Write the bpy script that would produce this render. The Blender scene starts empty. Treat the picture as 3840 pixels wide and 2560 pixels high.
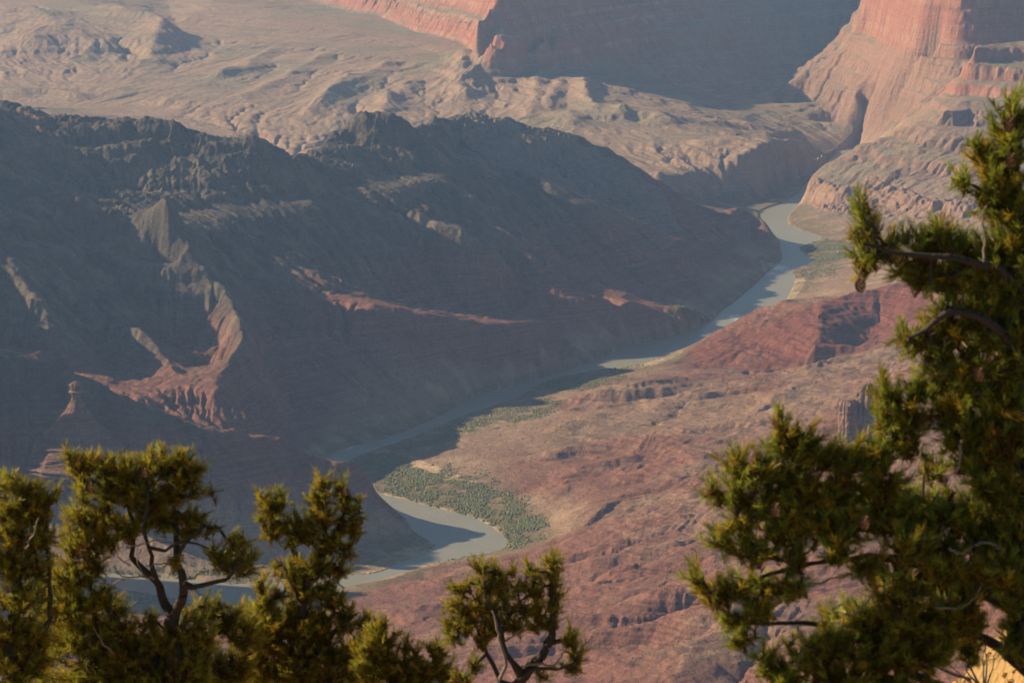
import bpy, math, time
import numpy as np
from mathutils import Vector
T0 = time.time()
f32 = np.float32
H = 1450.0                      # eye height above the river, metres
PITCH = math.radians(10.9)      # the view looks this far below the horizon
FPX = 6669.0                    # focal length of a 2352 px wide frame
SC = bpy.context.scene
COL = SC.collection

# ------------------------------------------------------------------ survey helpers
def ray(px, py):
    a, b = px - 1176.0, 784.0 - py
    cp, sp = math.cos(PITCH), math.sin(PITCH)
    return np.array([a, FPX * cp + b * sp, -FPX * sp + b * cp])
def P(px, py, z):               # the point of elevation z on that sight line
    d = ray(px, py); t = (z - H) / d[2]
    return np.array([d[0] * t, d[1] * t, z])
def at_dist(px, py, dist):      # the point that far in front of the camera
    d = ray(px, py); t = dist / d[1]
    return np.array([d[0] * t, d[1] * t, H + d[2] * t])

# ------------------------------------------------------------------ terrain features (survey lines)
FEAT = []
def F(reg, *pts):
    FEAT.append((reg, np.array([P(*p) for p in pts])))
def FW(reg, pts):
    FEAT.append((reg, np.array(pts, float)))
# left massif: crest
F('R', (-900,215,640),(-500,225,600),(-200,235,580),(0,245,600),(60,255,595),(110,275,585),(190,266,590),(250,261,590),(330,272,582),
  (440,292,562),(470,305,550),(560,310,540),(590,316,535),(640,352,490),(690,374,440),(730,345,458),(800,288,500),(826,272,522),(880,270,524),(932,274,520),
  (950,300,486),(970,290,474),(1080,250,462),(1120,270,440),(1210,288,410),(1268,297,390),(1318,310,370),(1351,324,350),(1394,340,320),
  (1434,360,290),(1480,395,240),(1520,420,190))
F('R', (770,352,430),(860,344,446),(950,344,436))
F('R', (110,425,455),(200,440,432),(300,452,412))
_cr = FEAT[0][1]; _bk = _cr[3:-3].copy(); _bk[:, 0] -= 120; _bk[:, 1] += 420; _bk[:, 2] = np.maximum(_bk[:, 2] * .42, 150); FW('F', _bk)
F('R', (180,330,530),(330,335,520),(460,352,500))
# spurs and gullies of the massif
F('R', (1040,330,400),(1150,385,345),(1300,445,280),(1434,497,215),(1568,557,120),(1668,585,65),(1745,620,12))
F('R', (1345,462,220),(1450,516,150),(1545,556,85),(1640,590,35))
F('R', (1690,510,60),(1720,505,62),(1760,540,45),(1785,585,10))
F('R', (385,440,492),(392,470,446),(405,520,402),(432,590,350),(500,640,302),(532,690,266),(565,770,246),(520,860,196),(490,930,160))
F('R', (385,440,492),(360,480,446),(300,500,415),(250,495,425),(210,480,435),(110,460,455),(30,425,480))
F('R', (560,610,285),(640,760,176),(660,880,100),(680,980,38),(700,1025,12))
F('R', (310,580,345),(360,600,322),(420,640,290)); F('R', (440,800,172),(470,860,132))
F('R', (230,560,365),(230,700,275),(250,820,195),(300,900,145))
F('R', (20,600,380),(60,690,320),(120,730,295),(100,790,262))
F('R', (295,755,255),(370,820,205),(430,880,165))
F('R', (490,930,160),(540,928,160),(590,934,154),(620,955,130),(645,985,98)); F('R', (430,976,140),(500,990,131),(600,998,114))
F('R', (-300,830,215),(100,834,215),(300,932,164),(400,992,134),(480,1006,115),(580,1018,84),(650,1030,48),(690,1036,14))
F('R', (850,700,216),(940,720,190),(1030,732,176),(1100,740,158),(1180,748,136),(1240,733,136),(1290,733,126),(1290,790,62),(1330,828,6))
F('R', (860,690,172),(900,705,150),(1000,722,116),(1150,738,74),(1250,728,62),(1400,770,20))
F('R', (1010,520,300),(1060,540,285),(1100,560,262),(1180,600,220),(1280,640,178),(1400,668,144),(1530,690,98),(1620,715,36))
F('R', (1400,700,112),(1500,715,72),(1560,730,40))
F('R', (1300,600,148),(1450,640,86),(1600,670,30))
# near ridge beyond the river bend
F('R', (-500,835,350),(-150,838,338),(0,843,330),(90,838,330),(160,846,320),(210,870,300),(260,905,280),(330,962,248),(400,985,232),(560,1000,198),
  (650,1008,182),(700,1030,165),(784,1056,142),(834,1064,128),(862,1110,72),(872,1135,48),(905,1172,30),(930,1186,24))
F('R', (-300,930,262),(0,925,266),(160,930,256),(240,955,238))
F('R', (565,772,246),(490,800,205),(470,840,165),(480,900,122))
FW('R', [(-1700,8400,640),(-1620,7900,735),(-1560,7400,725),(-1500,7000,680),(-1440,6650,575),(-1400,6300,455),(-1330,5900,400),(-1290,5650,560),(-1260,5350,545),(-1235,5150,460),(-1215,4950,230),(-1200,4750,40)])  # unseen crest left of the view, added and shaped to shade these slopes
F('V', (936,1222,3),(880,1240,8),(800,1255,10),(650,1290,12),(400,1300,12),(0,1275,15),(-400,1260,20))
# benches by the river
F('V', (1290,897,14),(1240,950,9),(1100,1000,9),(950,1040,9),(900,1080,7),(1000,1110,9),(1150,1150,9),(1250,1210,9),(1230,1245,6))
F('V', (1240,882,3),(1330,868,5),(1450,845,5),(1540,820,5))
F('V', (1900,556,4),(1960,548,9),(2050,560,20),(2200,580,40))
F('V', (1830,660,9),(1900,640,15),(2000,615,30),(2150,600,60))
F('V', (980,1258,2.5),(900,1285,4),(830,1300,5))
# red hills on the near side
F('B', (1560,815,8),(1640,765,40),(1740,705,95),(1830,692,130),(1900,690,150),(1980,668,170),(2050,650,190),(2110,640,205),(2300,600,260),(2600,560,330))
F('B', (1885,692,152),(1880,750,126),(1870,800,90),(1850,838,50))
F('B', (2060,690,160),(2010,750,96),(1960,815,72))
F('B', (1560,832,10),(1700,852,22),(1800,847,38),(1900,825,65),(2000,800,95),(2100,775,130),(2400,720,200))
F('B', (1300,905,22),(1400,890,40),(1500,885,48),(1560,865,40))
F('B', (1250,985,18),(1320,975,36),(1400,985,30))
F('B', (1330,1050,32),(1500,1030,62),(1700,1000,95),(1850,960,125),(2000,900,165),(2150,840,215),(2500,780,300))
F('B', (1200,1130,13),(1330,1110,42),(1500,1080,78),(1680,1070,102))
F('B', (1280,1260,12),(1400,1200,55),(1550,1140,95),(1700,1110,125),(1900,1080,165),(2200,1050,230),(2600,980,330))
F('B', (885,1340,8),(1000,1300,13),(1150,1292,20),(1300,1300,50),(1450,1290,85),(1620,1230,125))
F('B', (560,1402,10),(800,1400,35),(1000,1400,60),(1200,1400,88),(1400,1380,120),(1650,1340,170),(1900,1280,215))
F('B', (-200,1440,25),(0,1450,25),(400,1480,40),(800,1520,80),(1100,1560,120),(1400,1560,150))
F('B', (1850,1150,190),(1600,1245,128),(1400,1335,98),(1250,1372,78))
F('B', (1640,1240,110),(1470,1322,84),(1350,1352,70))
F('B', (1230,1050,18),(1265,1035,30),(1330,1020,34)); F('B', (1480,1015,66),(1440,1050,50),(1400,1095,38))
F('B', (1250,920,14),(1330,930,20),(1450,925,30),(1600,900,45),(1800,875,70)); F('B', (1400,960,30),(1600,950,62),(1800,915,88))
F('B', (1690,1395,195),(1600,1470,185),(1540,1568,172),(1500,1700,165))
F('B', (1765,1440,180),(1735,1500,170),(1715,1568,156),(1670,1700,140))
F('B', (1678,1568,205),(1902,1462,300),(2100,1380,420),(2500,1250,560))
FW('B', [(-1200,2650,150),(0,2650,220),(500,2650,330),(1100,2700,520)])
# inner gorge and bench behind the massif
F('F', (1511,396,150),(1568,396,138),(1645,406,94),(1668,380,127),(1701,354,163),(1755,332,190),(1815,322,162),(1870,318,128),(1925,316,64))
F('G', (1580,470,60),(1640,458,18),(1700,474,4),(1728,466,3),(1800,440,3),(1860,400,3),(1918,345,4))
F('F', (1200,270,220),(1350,300,195),(1500,330,172),(1600,330,182),(1700,312,205))
F('F', (1430,250,240),(1520,262,225),(1620,275,185),(1740,285,150),(1850,300,120))
F('F', (380,230,228),(480,265,205),(600,310,170),(680,360,130),(900,420,110),(1050,400,130))
# butte
base = [(560,-40,365),(700,0,350),(790,25,345),(880,42,340),(960,75,335),(1010,88,330),(1060,100,328),(1112,150,318)]
base_r = [(1112,150,318),(1180,178,285),(1290,168,270),(1400,150,260),(1470,140,250)]
F('C', *base); F('C', *base_r)
bl = np.array([P(*p) for p in base]); br = np.array([P(*p) for p in base_r])
def shift(a, dx, dy, z): b = a.copy(); b[:, 0] += dx; b[:, 1] += dy; b[:, 2] = z; return b
def round_corner(l, c, r, z): return np.vstack([shift(bl[:-1], *l, z), shift(bl[-1:], *c, z), shift(br[1:], *r, z)])
FW('C', round_corner((45, 30), (12, 62), (-60, 60), 420)); FW('C', round_corner((110, 55), (25, 110), (-90, 95), 448)); FW('C', round_corner((175, 90), (45, 190), (-150, 170), 612))
FW('C', [(-600,15600,1100),(-200,14300,1050),(100,13650,1150),(430,13650,1250),(600,14500,1250),(300,15600,1250)])  # unseen back of the butte, raised to shade the wall behind
F('F', (1095,150,312),(1072,180,285),(1060,215,240),(1090,250,205))
F('F', (1190,190,262),(1230,155,287),(1255,148,291),(1290,165,280))
F('F', (1265,205,242),(1240,260,212),(1190,285,197))
F('F', (1340,175,272),(1345,230,235),(1370,270,204))
F('F', (1440,240,225),(1470,290,190))
F('C', (1215,128,318),(1235,100,360),(1245,66,418))
F('F', (760,180,265),(800,185,258),(810,225,232)); F('F', (690,260,215),(760,240,222))
# wall behind
F('F', (1470,140,250),(1560,200,150),(1650,230,92),(1730,240,40))
F('F', (1460,-80,560),(1700,-80,540),(2000,-80,560))
# far wall on the right
F('W', (1750,203,156),(1850,165,222),(1920,130,275),(1960,95,330),(1985,60,405),(1998,0,500),(2010,-60,600))
FW('W', [(1120,13150,50),(1330,13250,80),(1480,13350,130),(1600,13600,230)])
F('W', (1748,230,130),(1800,255,104)); F('G', (1742,246,60),(1800,275,20),(1850,292,14))
F('W', (1820,246,112),(1870,240,132),(1950,225,182),(2050,205,242),(2150,165,318))
F('G', (1865,280,58),(1900,302,28),(1938,324,5))
F('W', (1960,300,60),(2000,300,72),(2080,285,125))
cb = np.array([P(*p) for p in [(1992,65,412),(2060,100,410),(2120,125,390),(2200,135,385),(2280,130,390),(2352,110,420),(2600,80,450)]])
FW('C', cb); FW('C', shift(cb, 30, 130, 640))
# near wall on the right
F('W', (1857,397,100),(1905,370,135),(1960,338,180),(2030,315,215),(2100,290,260),(2180,255,318))
F('C', (2195,240,328),(2225,215,345),(2352,230,345),(2600,230,350))
F('C', (2232,112,500),(2352,90,520),(2600,70,560))
F('W', (1858,405,94),(1865,425,76),(1930,440,80),(2000,430,90),(2080,445,100),(2150,470,100),(2300,470,130))
F('W', (1860,470,7),(1900,478,30),(1990,482,40),(2080,500,50),(2150,520,55),(2300,530,80))
# hills far on the left
F('F', (-100,110,300),(30,108,310),(110,92,325),(200,100,310),(280,125,275),(322,155,245))
F('F', (-100,190,236),(0,190,235),(200,195,232),(330,215,228))
F('F', (0,197,232),(150,205,224),(225,235,205)); F('F', (-100,240,205),(200,245,200),(400,262,200),(560,300,180))
F('F', (380,230,228),(410,200,235),(400,160,250),(440,110,285),(400,40,330),(380,0,350))
F('F', (190,0,420),(235,40,376),(380,62,347),(360,110,300),(310,165,255))
F('F', (500,0,372),(420,45,332))
F('F', (-300,-60,500),(0,-60,480),(300,-60,470))
FW('F', [(-7000,18600,1000),(-2000,18600,950),(2000,18600,1000),(6000,18600,1100)])

LB = [(1925,345),(1868,405),(1815,462),(1745,482),(1742,500),(1780,545),(1797,590),(1790,606),(1755,630),(1740,648),(1690,690),(1655,715),(1640,735),(1560,770),
      (1450,792),(1370,828),(1230,873),(1100,903),(1050,935),(970,975),(880,1010),(790,1028),(755,1045),(742,1075),(765,1115),(830,1142),(880,1163),(905,1180),
      (935,1193),(938,1218),(1005,1250),(985,1268),(920,1290),(870,1316),(800,1320),(700,1330),(560,1345),(430,1330),(280,1318),(0,1292),(-400,1250)]
RB = [(1985,330),(1930,385),(1880,440),(1830,474),(1800,510),(1840,530),(1900,548),(1850,563),(1832,572),(1868,590),(1862,606),(1815,622),(1830,640),(1808,690),
      (1795,703),(1740,718),(1690,748),(1600,790),(1560,805),(1490,836),(1340,856),(1228,888),(1220,898),(1180,918),(1060,955),(1000,983),(900,1020),(830,1043),
      (800,1060),(790,1085),(815,1115),(880,1135),(940,1148),(1000,1165),(1090,1187),(1140,1215),(1170,1245),(1155,1263),(1060,1282),(980,1295),(900,1326),(820,1342),
      (700,1366),(560,1384),(430,1379),(300,1356),(200,1341),(0,1322),(-400,1280)]
lbw = np.array([P(x, y, 0.0) for x, y in LB]); rbw = np.array([P(x, y, 0.0) for x, y in RB])
def chaikin(a, n=2):
    for _ in range(n):
        q = a[:-1] * .75 + a[1:] * .25; r = a[:-1] * .25 + a[1:] * .75
        a = np.vstack([a[:1], np.stack([q, r], 1).reshape(-1, a.shape[1]), a[-1:]])
    return a
lbw, rbw = chaikin(lbw), chaikin(rbw)
lb1, rb1 = lbw.copy(), rbw.copy(); lb1[:, 2] = 0.6; rb1[:, 2] = 0.6
FEAT.append(('V', lb1)); FEAT.append(('V', rb1))

# ------------------------------------------------------------------ solve the ground between the survey lines
U0, U1, V0, V1 = -0.40, 0.32, math.log(2600.0), math.log(19500.0)
REG = ['R', 'V', 'B', 'F', 'C', 'W', 'G']
def samples(step):
    out, reg = [], []
    for r, p in FEAT:
        for a, b in zip(p[:-1], p[1:]):
            n = max(2, int(np.linalg.norm((b - a)[:2]) / step) + 1)
            t = np.linspace(0, 1, n)[:, None]
            out.append(a + (b - a) * t); reg.append(np.full(n, REG.index(r)))
    return np.vstack(out), np.concatenate(reg)
SP, SR = samples(4.0)
su, sv = np.arctan2(SP[:, 0], SP[:, 1]), np.log(np.hypot(SP[:, 0], SP[:, 1]))
def solve(values, levels, fine, iters):
    g = None
    for L in range(levels - 1, -1, -1):
        d = fine * 2 ** L
        w, h = int(round((U1 - U0) / d)) + 1, int(round((V1 - V0) / d)) + 1
        i = np.round((su - U0) / d).astype(int); j = np.round((sv - V0) / d).astype(int)
        ok = (i >= 0) & (i < w) & (j >= 0) & (j < h)
        k = j[ok] * w + i[ok]
        cnt = np.bincount(k, minlength=w * h).reshape(h, w)
        m = cnt > 0
        c = (np.bincount(k, values[ok], minlength=w * h).reshape(h, w) / np.maximum(cnt, 1)).astype(f32)
        if g is None: g = np.full((h, w), values.mean(), f32)
        else: g = bil(g, np.linspace(0, 1, w), np.linspace(0, 1, h))
        g[m] = c[m]
        for _ in range(iters if L else iters // 2):
            p = np.pad(g, 1, mode='edge')
            g = (p[:-2, 1:-1] + p[2:, 1:-1] + p[1:-1, :-2] + p[1:-1, 2:]) * f32(.25)
            g[m] = c[m]
    return g
def bil(g, tu, tv):
    h, w = g.shape
    x = np.clip(tu, 0, 1) * (w - 1); y = np.clip(tv, 0, 1) * (h - 1)
    x0 = np.minimum(x.astype(int), w - 2); y0 = np.minimum(y.astype(int), h - 2)
    fx = (x - x0).astype(f32)[None, :]; fy = (y - y0).astype(f32)[:, None]
    a = g[y0]; b = g[y0 + 1]; r = a * (1 - fy) + b * fy
    return r[:, x0] * (1 - fx) + r[:, x0 + 1] * fx
Z0 = solve(SP[:, 2], 8, 0.001, 120)
WREG = [solve((SR == k).astype(float), 6, 0.004, 80) for k in range(len(REG))]

def inside(poly, X, Y):
    r = np.zeros(X.shape, bool)
    n = len(poly)
    x0, y0 = poly[:, 0], poly[:, 1]
    for a in range(n):
        b = (a + 1) % n
        lo, hi = min(y0[a], y0[b]), max(y0[a], y0[b])
        if hi == lo: continue
        rr = np.log(lo + 1e-6) if lo > 0 else 0
        sel = slice(max(0, np.searchsorted(vs, math.log(lo)) - 1), np.searchsorted(vs, math.log(hi / math.cos(0.4))) + 1)
        Ys = Y[sel]
        c = (Ys > lo) & (Ys <= hi)
        xi = x0[a] + (Ys - y0[a]) / (y0[b] - y0[a]) * (x0[b] - x0[a])
        r[sel] ^= c & (X[sel] < xi)
    return r
def ss(a, b, x):
    t = np.clip((x - a) / (b - a), 0, 1); return t * t * (3 - 2 * t)
def hsh(i, j, s):
    h = (i.astype(np.uint32) * np.uint32(374761393) + j.astype(np.uint32) * np.uint32(668265263) + np.uint32((s * 2246822519) & 0xffffffff))
    h = (h ^ (h >> np.uint32(13))) * np.uint32(1274126177)
    return ((h ^ (h >> np.uint32(16))) & np.uint32(0xffffff)).astype(f32) * f32(1 / 16777216.)
def vnoise(x, y, s):
    i = np.floor(x); j = np.floor(y); a = x - i; b = y - j
    i = i.astype(np.int64); j = j.astype(np.int64)
    a = a * a * a * (a * (a * 6 - 15) + 10); b = b * b * b * (b * (b * 6 - 15) + 10)
    return ((hsh(i, j, s) * (1 - a) + hsh(i + 1, j, s) * a) * (1 - b) + (hsh(i, j + 1, s) * (1 - a) + hsh(i + 1, j + 1, s) * a) * b) * 2 - 1
def fbm(x, y, s, o=4, g=.5):
    r = 0; a = 1.0; t = 0
    for k in range(o):
        r = r + vnoise(x * 2 ** k + 17.3 * k, y * 2 ** k - 9.1 * k, s + k) * a; t += a; a *= g
    return r / t
def gully(x, y, gx, gy, wl, seed):   # rills that run down the fall line
    n = np.sqrt(gx * gx + gy * gy) + f32(1e-5)
    sx, sy = -gy / n, gx / n
    px, py = x / f32(wl), y / f32(wl)
    bi, bj = np.floor(px), np.floor(py); fx, fy = (px - bi).astype(f32), (py - bj).astype(f32)
    bi = bi.astype(np.int64); bj = bj.astype(np.int64)
    acc = np.zeros_like(fx); wt = np.zeros_like(fx)
    for a in (-1, 0, 1):
        for b in (-1, 0, 1):
            dx = fx - a - hsh(bi + a, bj + b, seed) * f32(.9); dy = fy - b - hsh(bi + a, bj + b, seed + 7) * f32(.9)
            w = np.exp(-(dx * dx + dy * dy) * f32(2.2))
            acc += w * np.cos((dx * sx + dy * sy) * f32(6.2832)); wt += w
    return acc / wt

def erode(Z, steps, kdt, hard):
    # running water cuts branching washes: drainage area by steepest descent, then stream-power incision
    h, w = Z.shape; n = h * w
    rad = np.exp(V0 + (V1 - V0) * np.arange(h) / (h - 1)).astype(f32)
    dx = np.repeat(rad * f32(0.001), w); area0 = dx * dx
    ids = np.arange(n, dtype=np.int32).reshape(h, w)
    offs = [(-1, 0), (1, 0), (0, -1), (0, 1), (-1, -1), (-1, 1), (1, -1), (1, 1)]
    Zs = Z.copy()
    for it in range(steps):
        P_ = np.pad(Z, 1, constant_values=1e9)
        best = np.zeros((h, w), f32); rcv = ids.copy(); dist = np.ones((h, w), f32)
        for a, b in offs:
            q = f32(1.0 if a == 0 or b == 0 else 1.41421)
            drop = (Z - P_[1 + a:1 + a + h, 1 + b:1 + b + w]) / q
            m = drop > best
            best = np.where(m, drop, best); rcv = np.where(m, ids + np.int32(a * w + b), rcv); dist = np.where(m, q, dist)
        rc = rcv.ravel()
        depth = (rc != ids.ravel()).astype(np.int32); p = rc.copy()
        while True:
            d2 = depth[p]
            if not d2.any(): break
            depth = depth + d2; p = p[p]
        order = np.argsort(depth, kind='stable'); dm = int(depth.max())
        cut = np.searchsorted(depth[order], np.arange(dm + 2))
        A = area0.astype(np.float64).copy()
        for l in range(dm, 0, -1):
            i = order[cut[l]:cut[l + 1]]
            np.add.at(A, rc[i], A[i])
        Fk = (kdt * A ** .45 / (dx * dist.ravel())).astype(f32) * hard(Z).ravel()
        zf = Z.ravel().copy()
        for l in range(1, dm + 1):
            i = order[cut[l]:cut[l + 1]]
            f = Fk[i]; zf[i] = (zf[i] + f * zf[rc[i]]) / (1 + f)
        Z = zf.reshape(h, w)
        q = np.pad(Z, 1, mode='edge')
        Z = Z + f32(.02) * (q[:-2, 1:-1] + q[2:, 1:-1] + q[1:-1, :-2] + q[1:-1, 2:] - 4 * Z)
    # keep the surveyed height of the land as a whole
    D = Zs - Z
    for _ in range(3):
        for ax in (0, 1):
            r = 14
            c = np.cumsum(np.pad(D, [(r + 1, r) if k == ax else (0, 0) for k in (0, 1)], mode='edge'), axis=ax, dtype=np.float64)
            D = ((np.take(c, np.arange(2 * r + 1, c.shape[ax]), ax) - np.take(c, np.arange(0, c.shape[ax] - 2 * r - 1), ax)) / (2 * r + 1)).astype(f32)
    return Z + D * f32(.85)
_u = np.linspace(U0, U1, Z0.shape[1]); _r = np.exp(np.linspace(V0, V1, Z0.shape[0]))
_X = (np.sin(_u)[None] * _r[:, None]).astype(f32); _Y = (np.cos(_u)[None] * _r[:, None]).astype(f32)
_W = {k: bil(np.clip(g, 0, 1), np.linspace(0, 1, Z0.shape[1]), np.linspace(0, 1, Z0.shape[0])) for k, g in zip(REG, WREG)}
_off = fbm(_X / 700, _Y / 700, 5, 3) * 14
_n = fbm(_X / 260, _Y / 260, 77, 6, .55)
Z0 = Z0 + _n * (2.5 + 7 * _W['R'] + 3 * _W['F'] + 3 * _W['W'] + 5 * _W['C']) * np.clip(1 - _W['V'] * 1.05, .04, 1)
_pk = P(392, 470, 440); _soft0 = 1 - .85 * np.exp(-((_X - _pk[0]) ** 2 + (_Y - _pk[1]) ** 2) / 170.0 ** 2)
def hit(px, py):                 # where a sight line meets the land
    d = ray(px, py); yy = np.arange(2900.0, 17500.0, 6.0); t = yy / d[1]
    x, z = d[0] * t, H + d[2] * t
    a = ((np.arctan2(x, yy) - U0) / .001).astype(int).clip(0, Z0.shape[1] - 1); b = ((np.log(np.hypot(x, yy)) - V0) / .001).astype(int).clip(0, Z0.shape[0] - 1)
    k = np.argmax(Z0[b, a] > z)
    return np.array([x[k], yy[k]])
def add_ridge(pts, h, wd, taper=True):   # raise (or with h < 0 cut) a rounded ridge along a line
    p = np.array([hit(*q) for q in pts])
    lo, hi = p.min(0) - 3 * wd, p.max(0) + 3 * wd
    m = (_X > lo[0]) & (_X < hi[0]) & (_Y > lo[1]) & (_Y < hi[1])
    xx, yy = _X[m], _Y[m]; best = np.full(xx.shape, 1e9, f32); along = np.zeros(xx.shape, f32); n = len(p) - 1
    for k in range(n):
        a, b = p[k], p[k + 1]; L2 = ((b - a) ** 2).sum() + 1e-6
        t = np.clip(((xx - a[0]) * (b[0] - a[0]) + (yy - a[1]) * (b[1] - a[1])) / L2, 0, 1)
        d = (xx - a[0] - t * (b[0] - a[0])) ** 2 + (yy - a[1] - t * (b[1] - a[1])) ** 2
        u = d < best; best = np.where(u, d, best); along = np.where(u, (k + t) / n, along)
    e = np.clip(np.minimum(along, 1 - along) * 6, .25, 1) if taper else 1
    dd = np.sqrt(best) / wd
    Z0[m] += (h * np.exp(-dd ** 1.6) * e).astype(f32)
_add = []
for pts in (((1284,929),(1416,904),(1526,884),(1626,862),(1726,859)), ((1291,974),(1386,956),(1486,952),(1576,914),(1676,899)), ((1246,999),(1326,976),(1426,984)),
            ((1190,1062),(1330,1040),(1466,1012),(1536,1006),(1626,1004)), ((1231,1150),(1326,1088),(1401,1074),(1486,1044)), ((1256,1154),(1306,1126),(1386,1106),(1456,1090)),
            ((1286,1204),(1346,1176),(1411,1168)), ((1266,1256),(1351,1236),(1476,1214),(1626,1180)), ((1296,1314),(1456,1272),(1626,1222)), ((1301,1374),(1426,1324),(1601,1259)),
            ((1341,1429),(1476,1397),(1586,1349)), ((1000,1330),(1100,1310),(1200,1318)), ((1150,1480),(1300,1440),(1400,1400)), ((1560,1080),(1640,1060),(1740,1040)), ((1700,960),(1800,920),(1920,880)),
            ((1760,930),(1850,880),(1980,850)), ((1500,1110),(1580,1090),(1660,1075)), ((900,1420),(1020,1400),(1130,1396))):
    _add.append((pts, 13, 44))
for pts in (((1280,945),(1400,925),(1520,905),(1620,885)), ((1290,990),(1400,972),(1500,970),(1600,935)), ((1240,1165),(1330,1108),(1410,1092),(1500,1060)), ((1290,1220),(1380,1196),(1480,1180),(1600,1140)),
            ((1300,1290),(1450,1246),(1620,1200)), ((1310,1346),(1440,1300),(1610,1240)), ((1330,1404),(1460,1362),(1590,1305)), ((1350,1460),(1500,1415),(1600,1375)), ((1250,920),(1400,880),(1540,860))):
    _add.append((pts, -8, 24))
_add += [(((30,120),(110,102),(200,112),(290,140)), 55, 170), (((235,20),(300,50),(380,72),(345,140)), 62, 120), (((70,30),(120,60),(160,90)), 35, 150), (((1067,122),(1066,170),(1058,215),(1085,245)), 48, 60),
         (((1245,158),(1235,200),(1205,270)), 30, 45), (((1290,180),(1275,215),(1255,262)), 26, 40), (((1340,180),(1348,235),(1375,275)), 34, 45), (((810,175),(770,215),(715,262)), 42, 60), (((880,222),(905,262)), 30, 55),
         (((590,150),(560,172)), 30, 45), (((540,165),(500,185)), 26, 45), (((1400,250),(1440,284)), 34, 70), (((1300,262),(1330,300)), 26, 70), (((1500,262),(1560,290)), 24, 60), (((640,110),(560,150),(480,190)), 16, 45),
         (((760,120),(640,190),(520,240)), 16, 50), (((900,140),(800,200)), 16, 50), (((960,170),(880,240),(820,290)), 16, 45), (((2000,240),(1930,275)), 16, 60), (((2150,215),(2060,262),(1985,300)), 22, 60), (((2200,300),(2100,350),(1960,400)), 20, 55),
         (((1960,400),(2050,420)), 14, 40), (((0,214),(120,216),(210,232)), 22, 70), (((630,396),(690,404),(750,418)), 26, 42), (((25,605),(55,690),(115,738)), 24, 46), (((0,700),(40,760),(90,790)), 14, 40), (((110,462),(160,476),(205,492)), 24, 36), (((300,760),(360,815),(425,875)), 18, 30), (((1672,530),(1715,512),(1755,535),(1782,575)), 46, 46), (((1500,700),(1580,715),(1620,725)), 10, 40),
         (((640,1000),(720,1035),(800,1075)), 10, 30), (((800,290),(930,285)), 16, 60), (((690,470),(760,560),(840,640)), 16, 60), (((950,400),(1100,480),(1240,540)), 14, 60)]
for a in _add: add_ridge(*a)
def hardness(Z): return np.clip(.55 + 1.3 * vnoise((Z + _off) / 17, Z * 0 + 2.5, 401), .08, 1.6)
_soft = np.clip(_W['R'] + _W['B'] * .28 + _W['C'] * .22 + _W['G'] * .6 + _W['W'] * .22 + _W['F'] * .34 + _W['V'] * .12, .1, 1.1).astype(f32)
Z0 = erode(Z0, 22, .10, lambda z: hardness(z) * _soft * _soft0)
print('eroded', round(time.time() - T0, 1))

# mesh grid: fine inside the view, coarser beside it
us = np.concatenate([np.arange(U0, -0.19, 0.0016), np.arange(-0.19, 0.19, 0.00042), np.arange(0.19, U1, 0.0016)]).astype(np.float64)
vs = np.concatenate([np.arange(V0, math.log(4000), 0.0016), np.arange(math.log(4000), V1, 0.00072)])
TU, TV = (us - U0) / (U1 - U0), (vs - V0) / (V1 - V0)
Z = bil(Z0, TU, TV)
R_ = np.exp(vs)[:, None]
X = (np.sin(us)[None, :] * R_).astype(f32); Y = (np.cos(us)[None, :] * R_).astype(f32)
print('grid', Z.shape, 'solve', round(time.time() - T0, 1))

def grad(Z):                     # world gradient on the fan-shaped grid
    dv = np.gradient(Z, vs, axis=0); du = np.gradient(Z, us, axis=1)
    gr = dv / R_.astype(f32); gt = du / R_.astype(f32)
    s, c = np.sin(us)[None, :].astype(f32), np.cos(us)[None, :].astype(f32)
    return (gr * s + gt * c).astype(f32), (gr * c - gt * s).astype(f32)
# distance to the river banks and the river's bed
BP = np.vstack([lbw, rbw])
def dense(p, step):
    o = []
    for a, b in zip(p[:-1], p[1:]):
        n = max(1, int(np.linalg.norm(b - a) / step)); o.append(a + (b - a) * (np.arange(n) / n)[:, None])
    return np.vstack(o)
DL, DR = dense(lbw, 25.0), dense(rbw, 25.0)
def bank_dist(q):
    cu = np.linspace(U0, U1, 181); cv = np.linspace(V0, V1, 505)
    gx = (np.sin(cu)[None] * np.exp(cv)[:, None]).ravel().astype(f32); gy = (np.cos(cu)[None] * np.exp(cv)[:, None]).ravel().astype(f32)
    m = np.full(gx.shape, 1e9, f32)
    for p in q: m = np.minimum(m, (gx - f32(p[0])) ** 2 + (gy - f32(p[1])) ** 2)
    return bil(np.sqrt(m).reshape(505, 181), TU, TV)
dL, dR = bank_dist(DL), bank_dist(DR)
DRIV = np.minimum(dL, dR)
poly = np.vstack([lbw, rbw[::-1]])
INR = inside(poly, X, Y)

WR = {k: bil(np.clip(w, 0, 1), TU, TV) for k, w in zip(REG, WREG)}
away = np.clip((DRIV - 10) / 160, 0, 1); away = away * away * (3 - 2 * away)
flat = np.clip(1 - WR['V'] * 1.1, 0.06, 1) * away
Zc = Z.copy()
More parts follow.
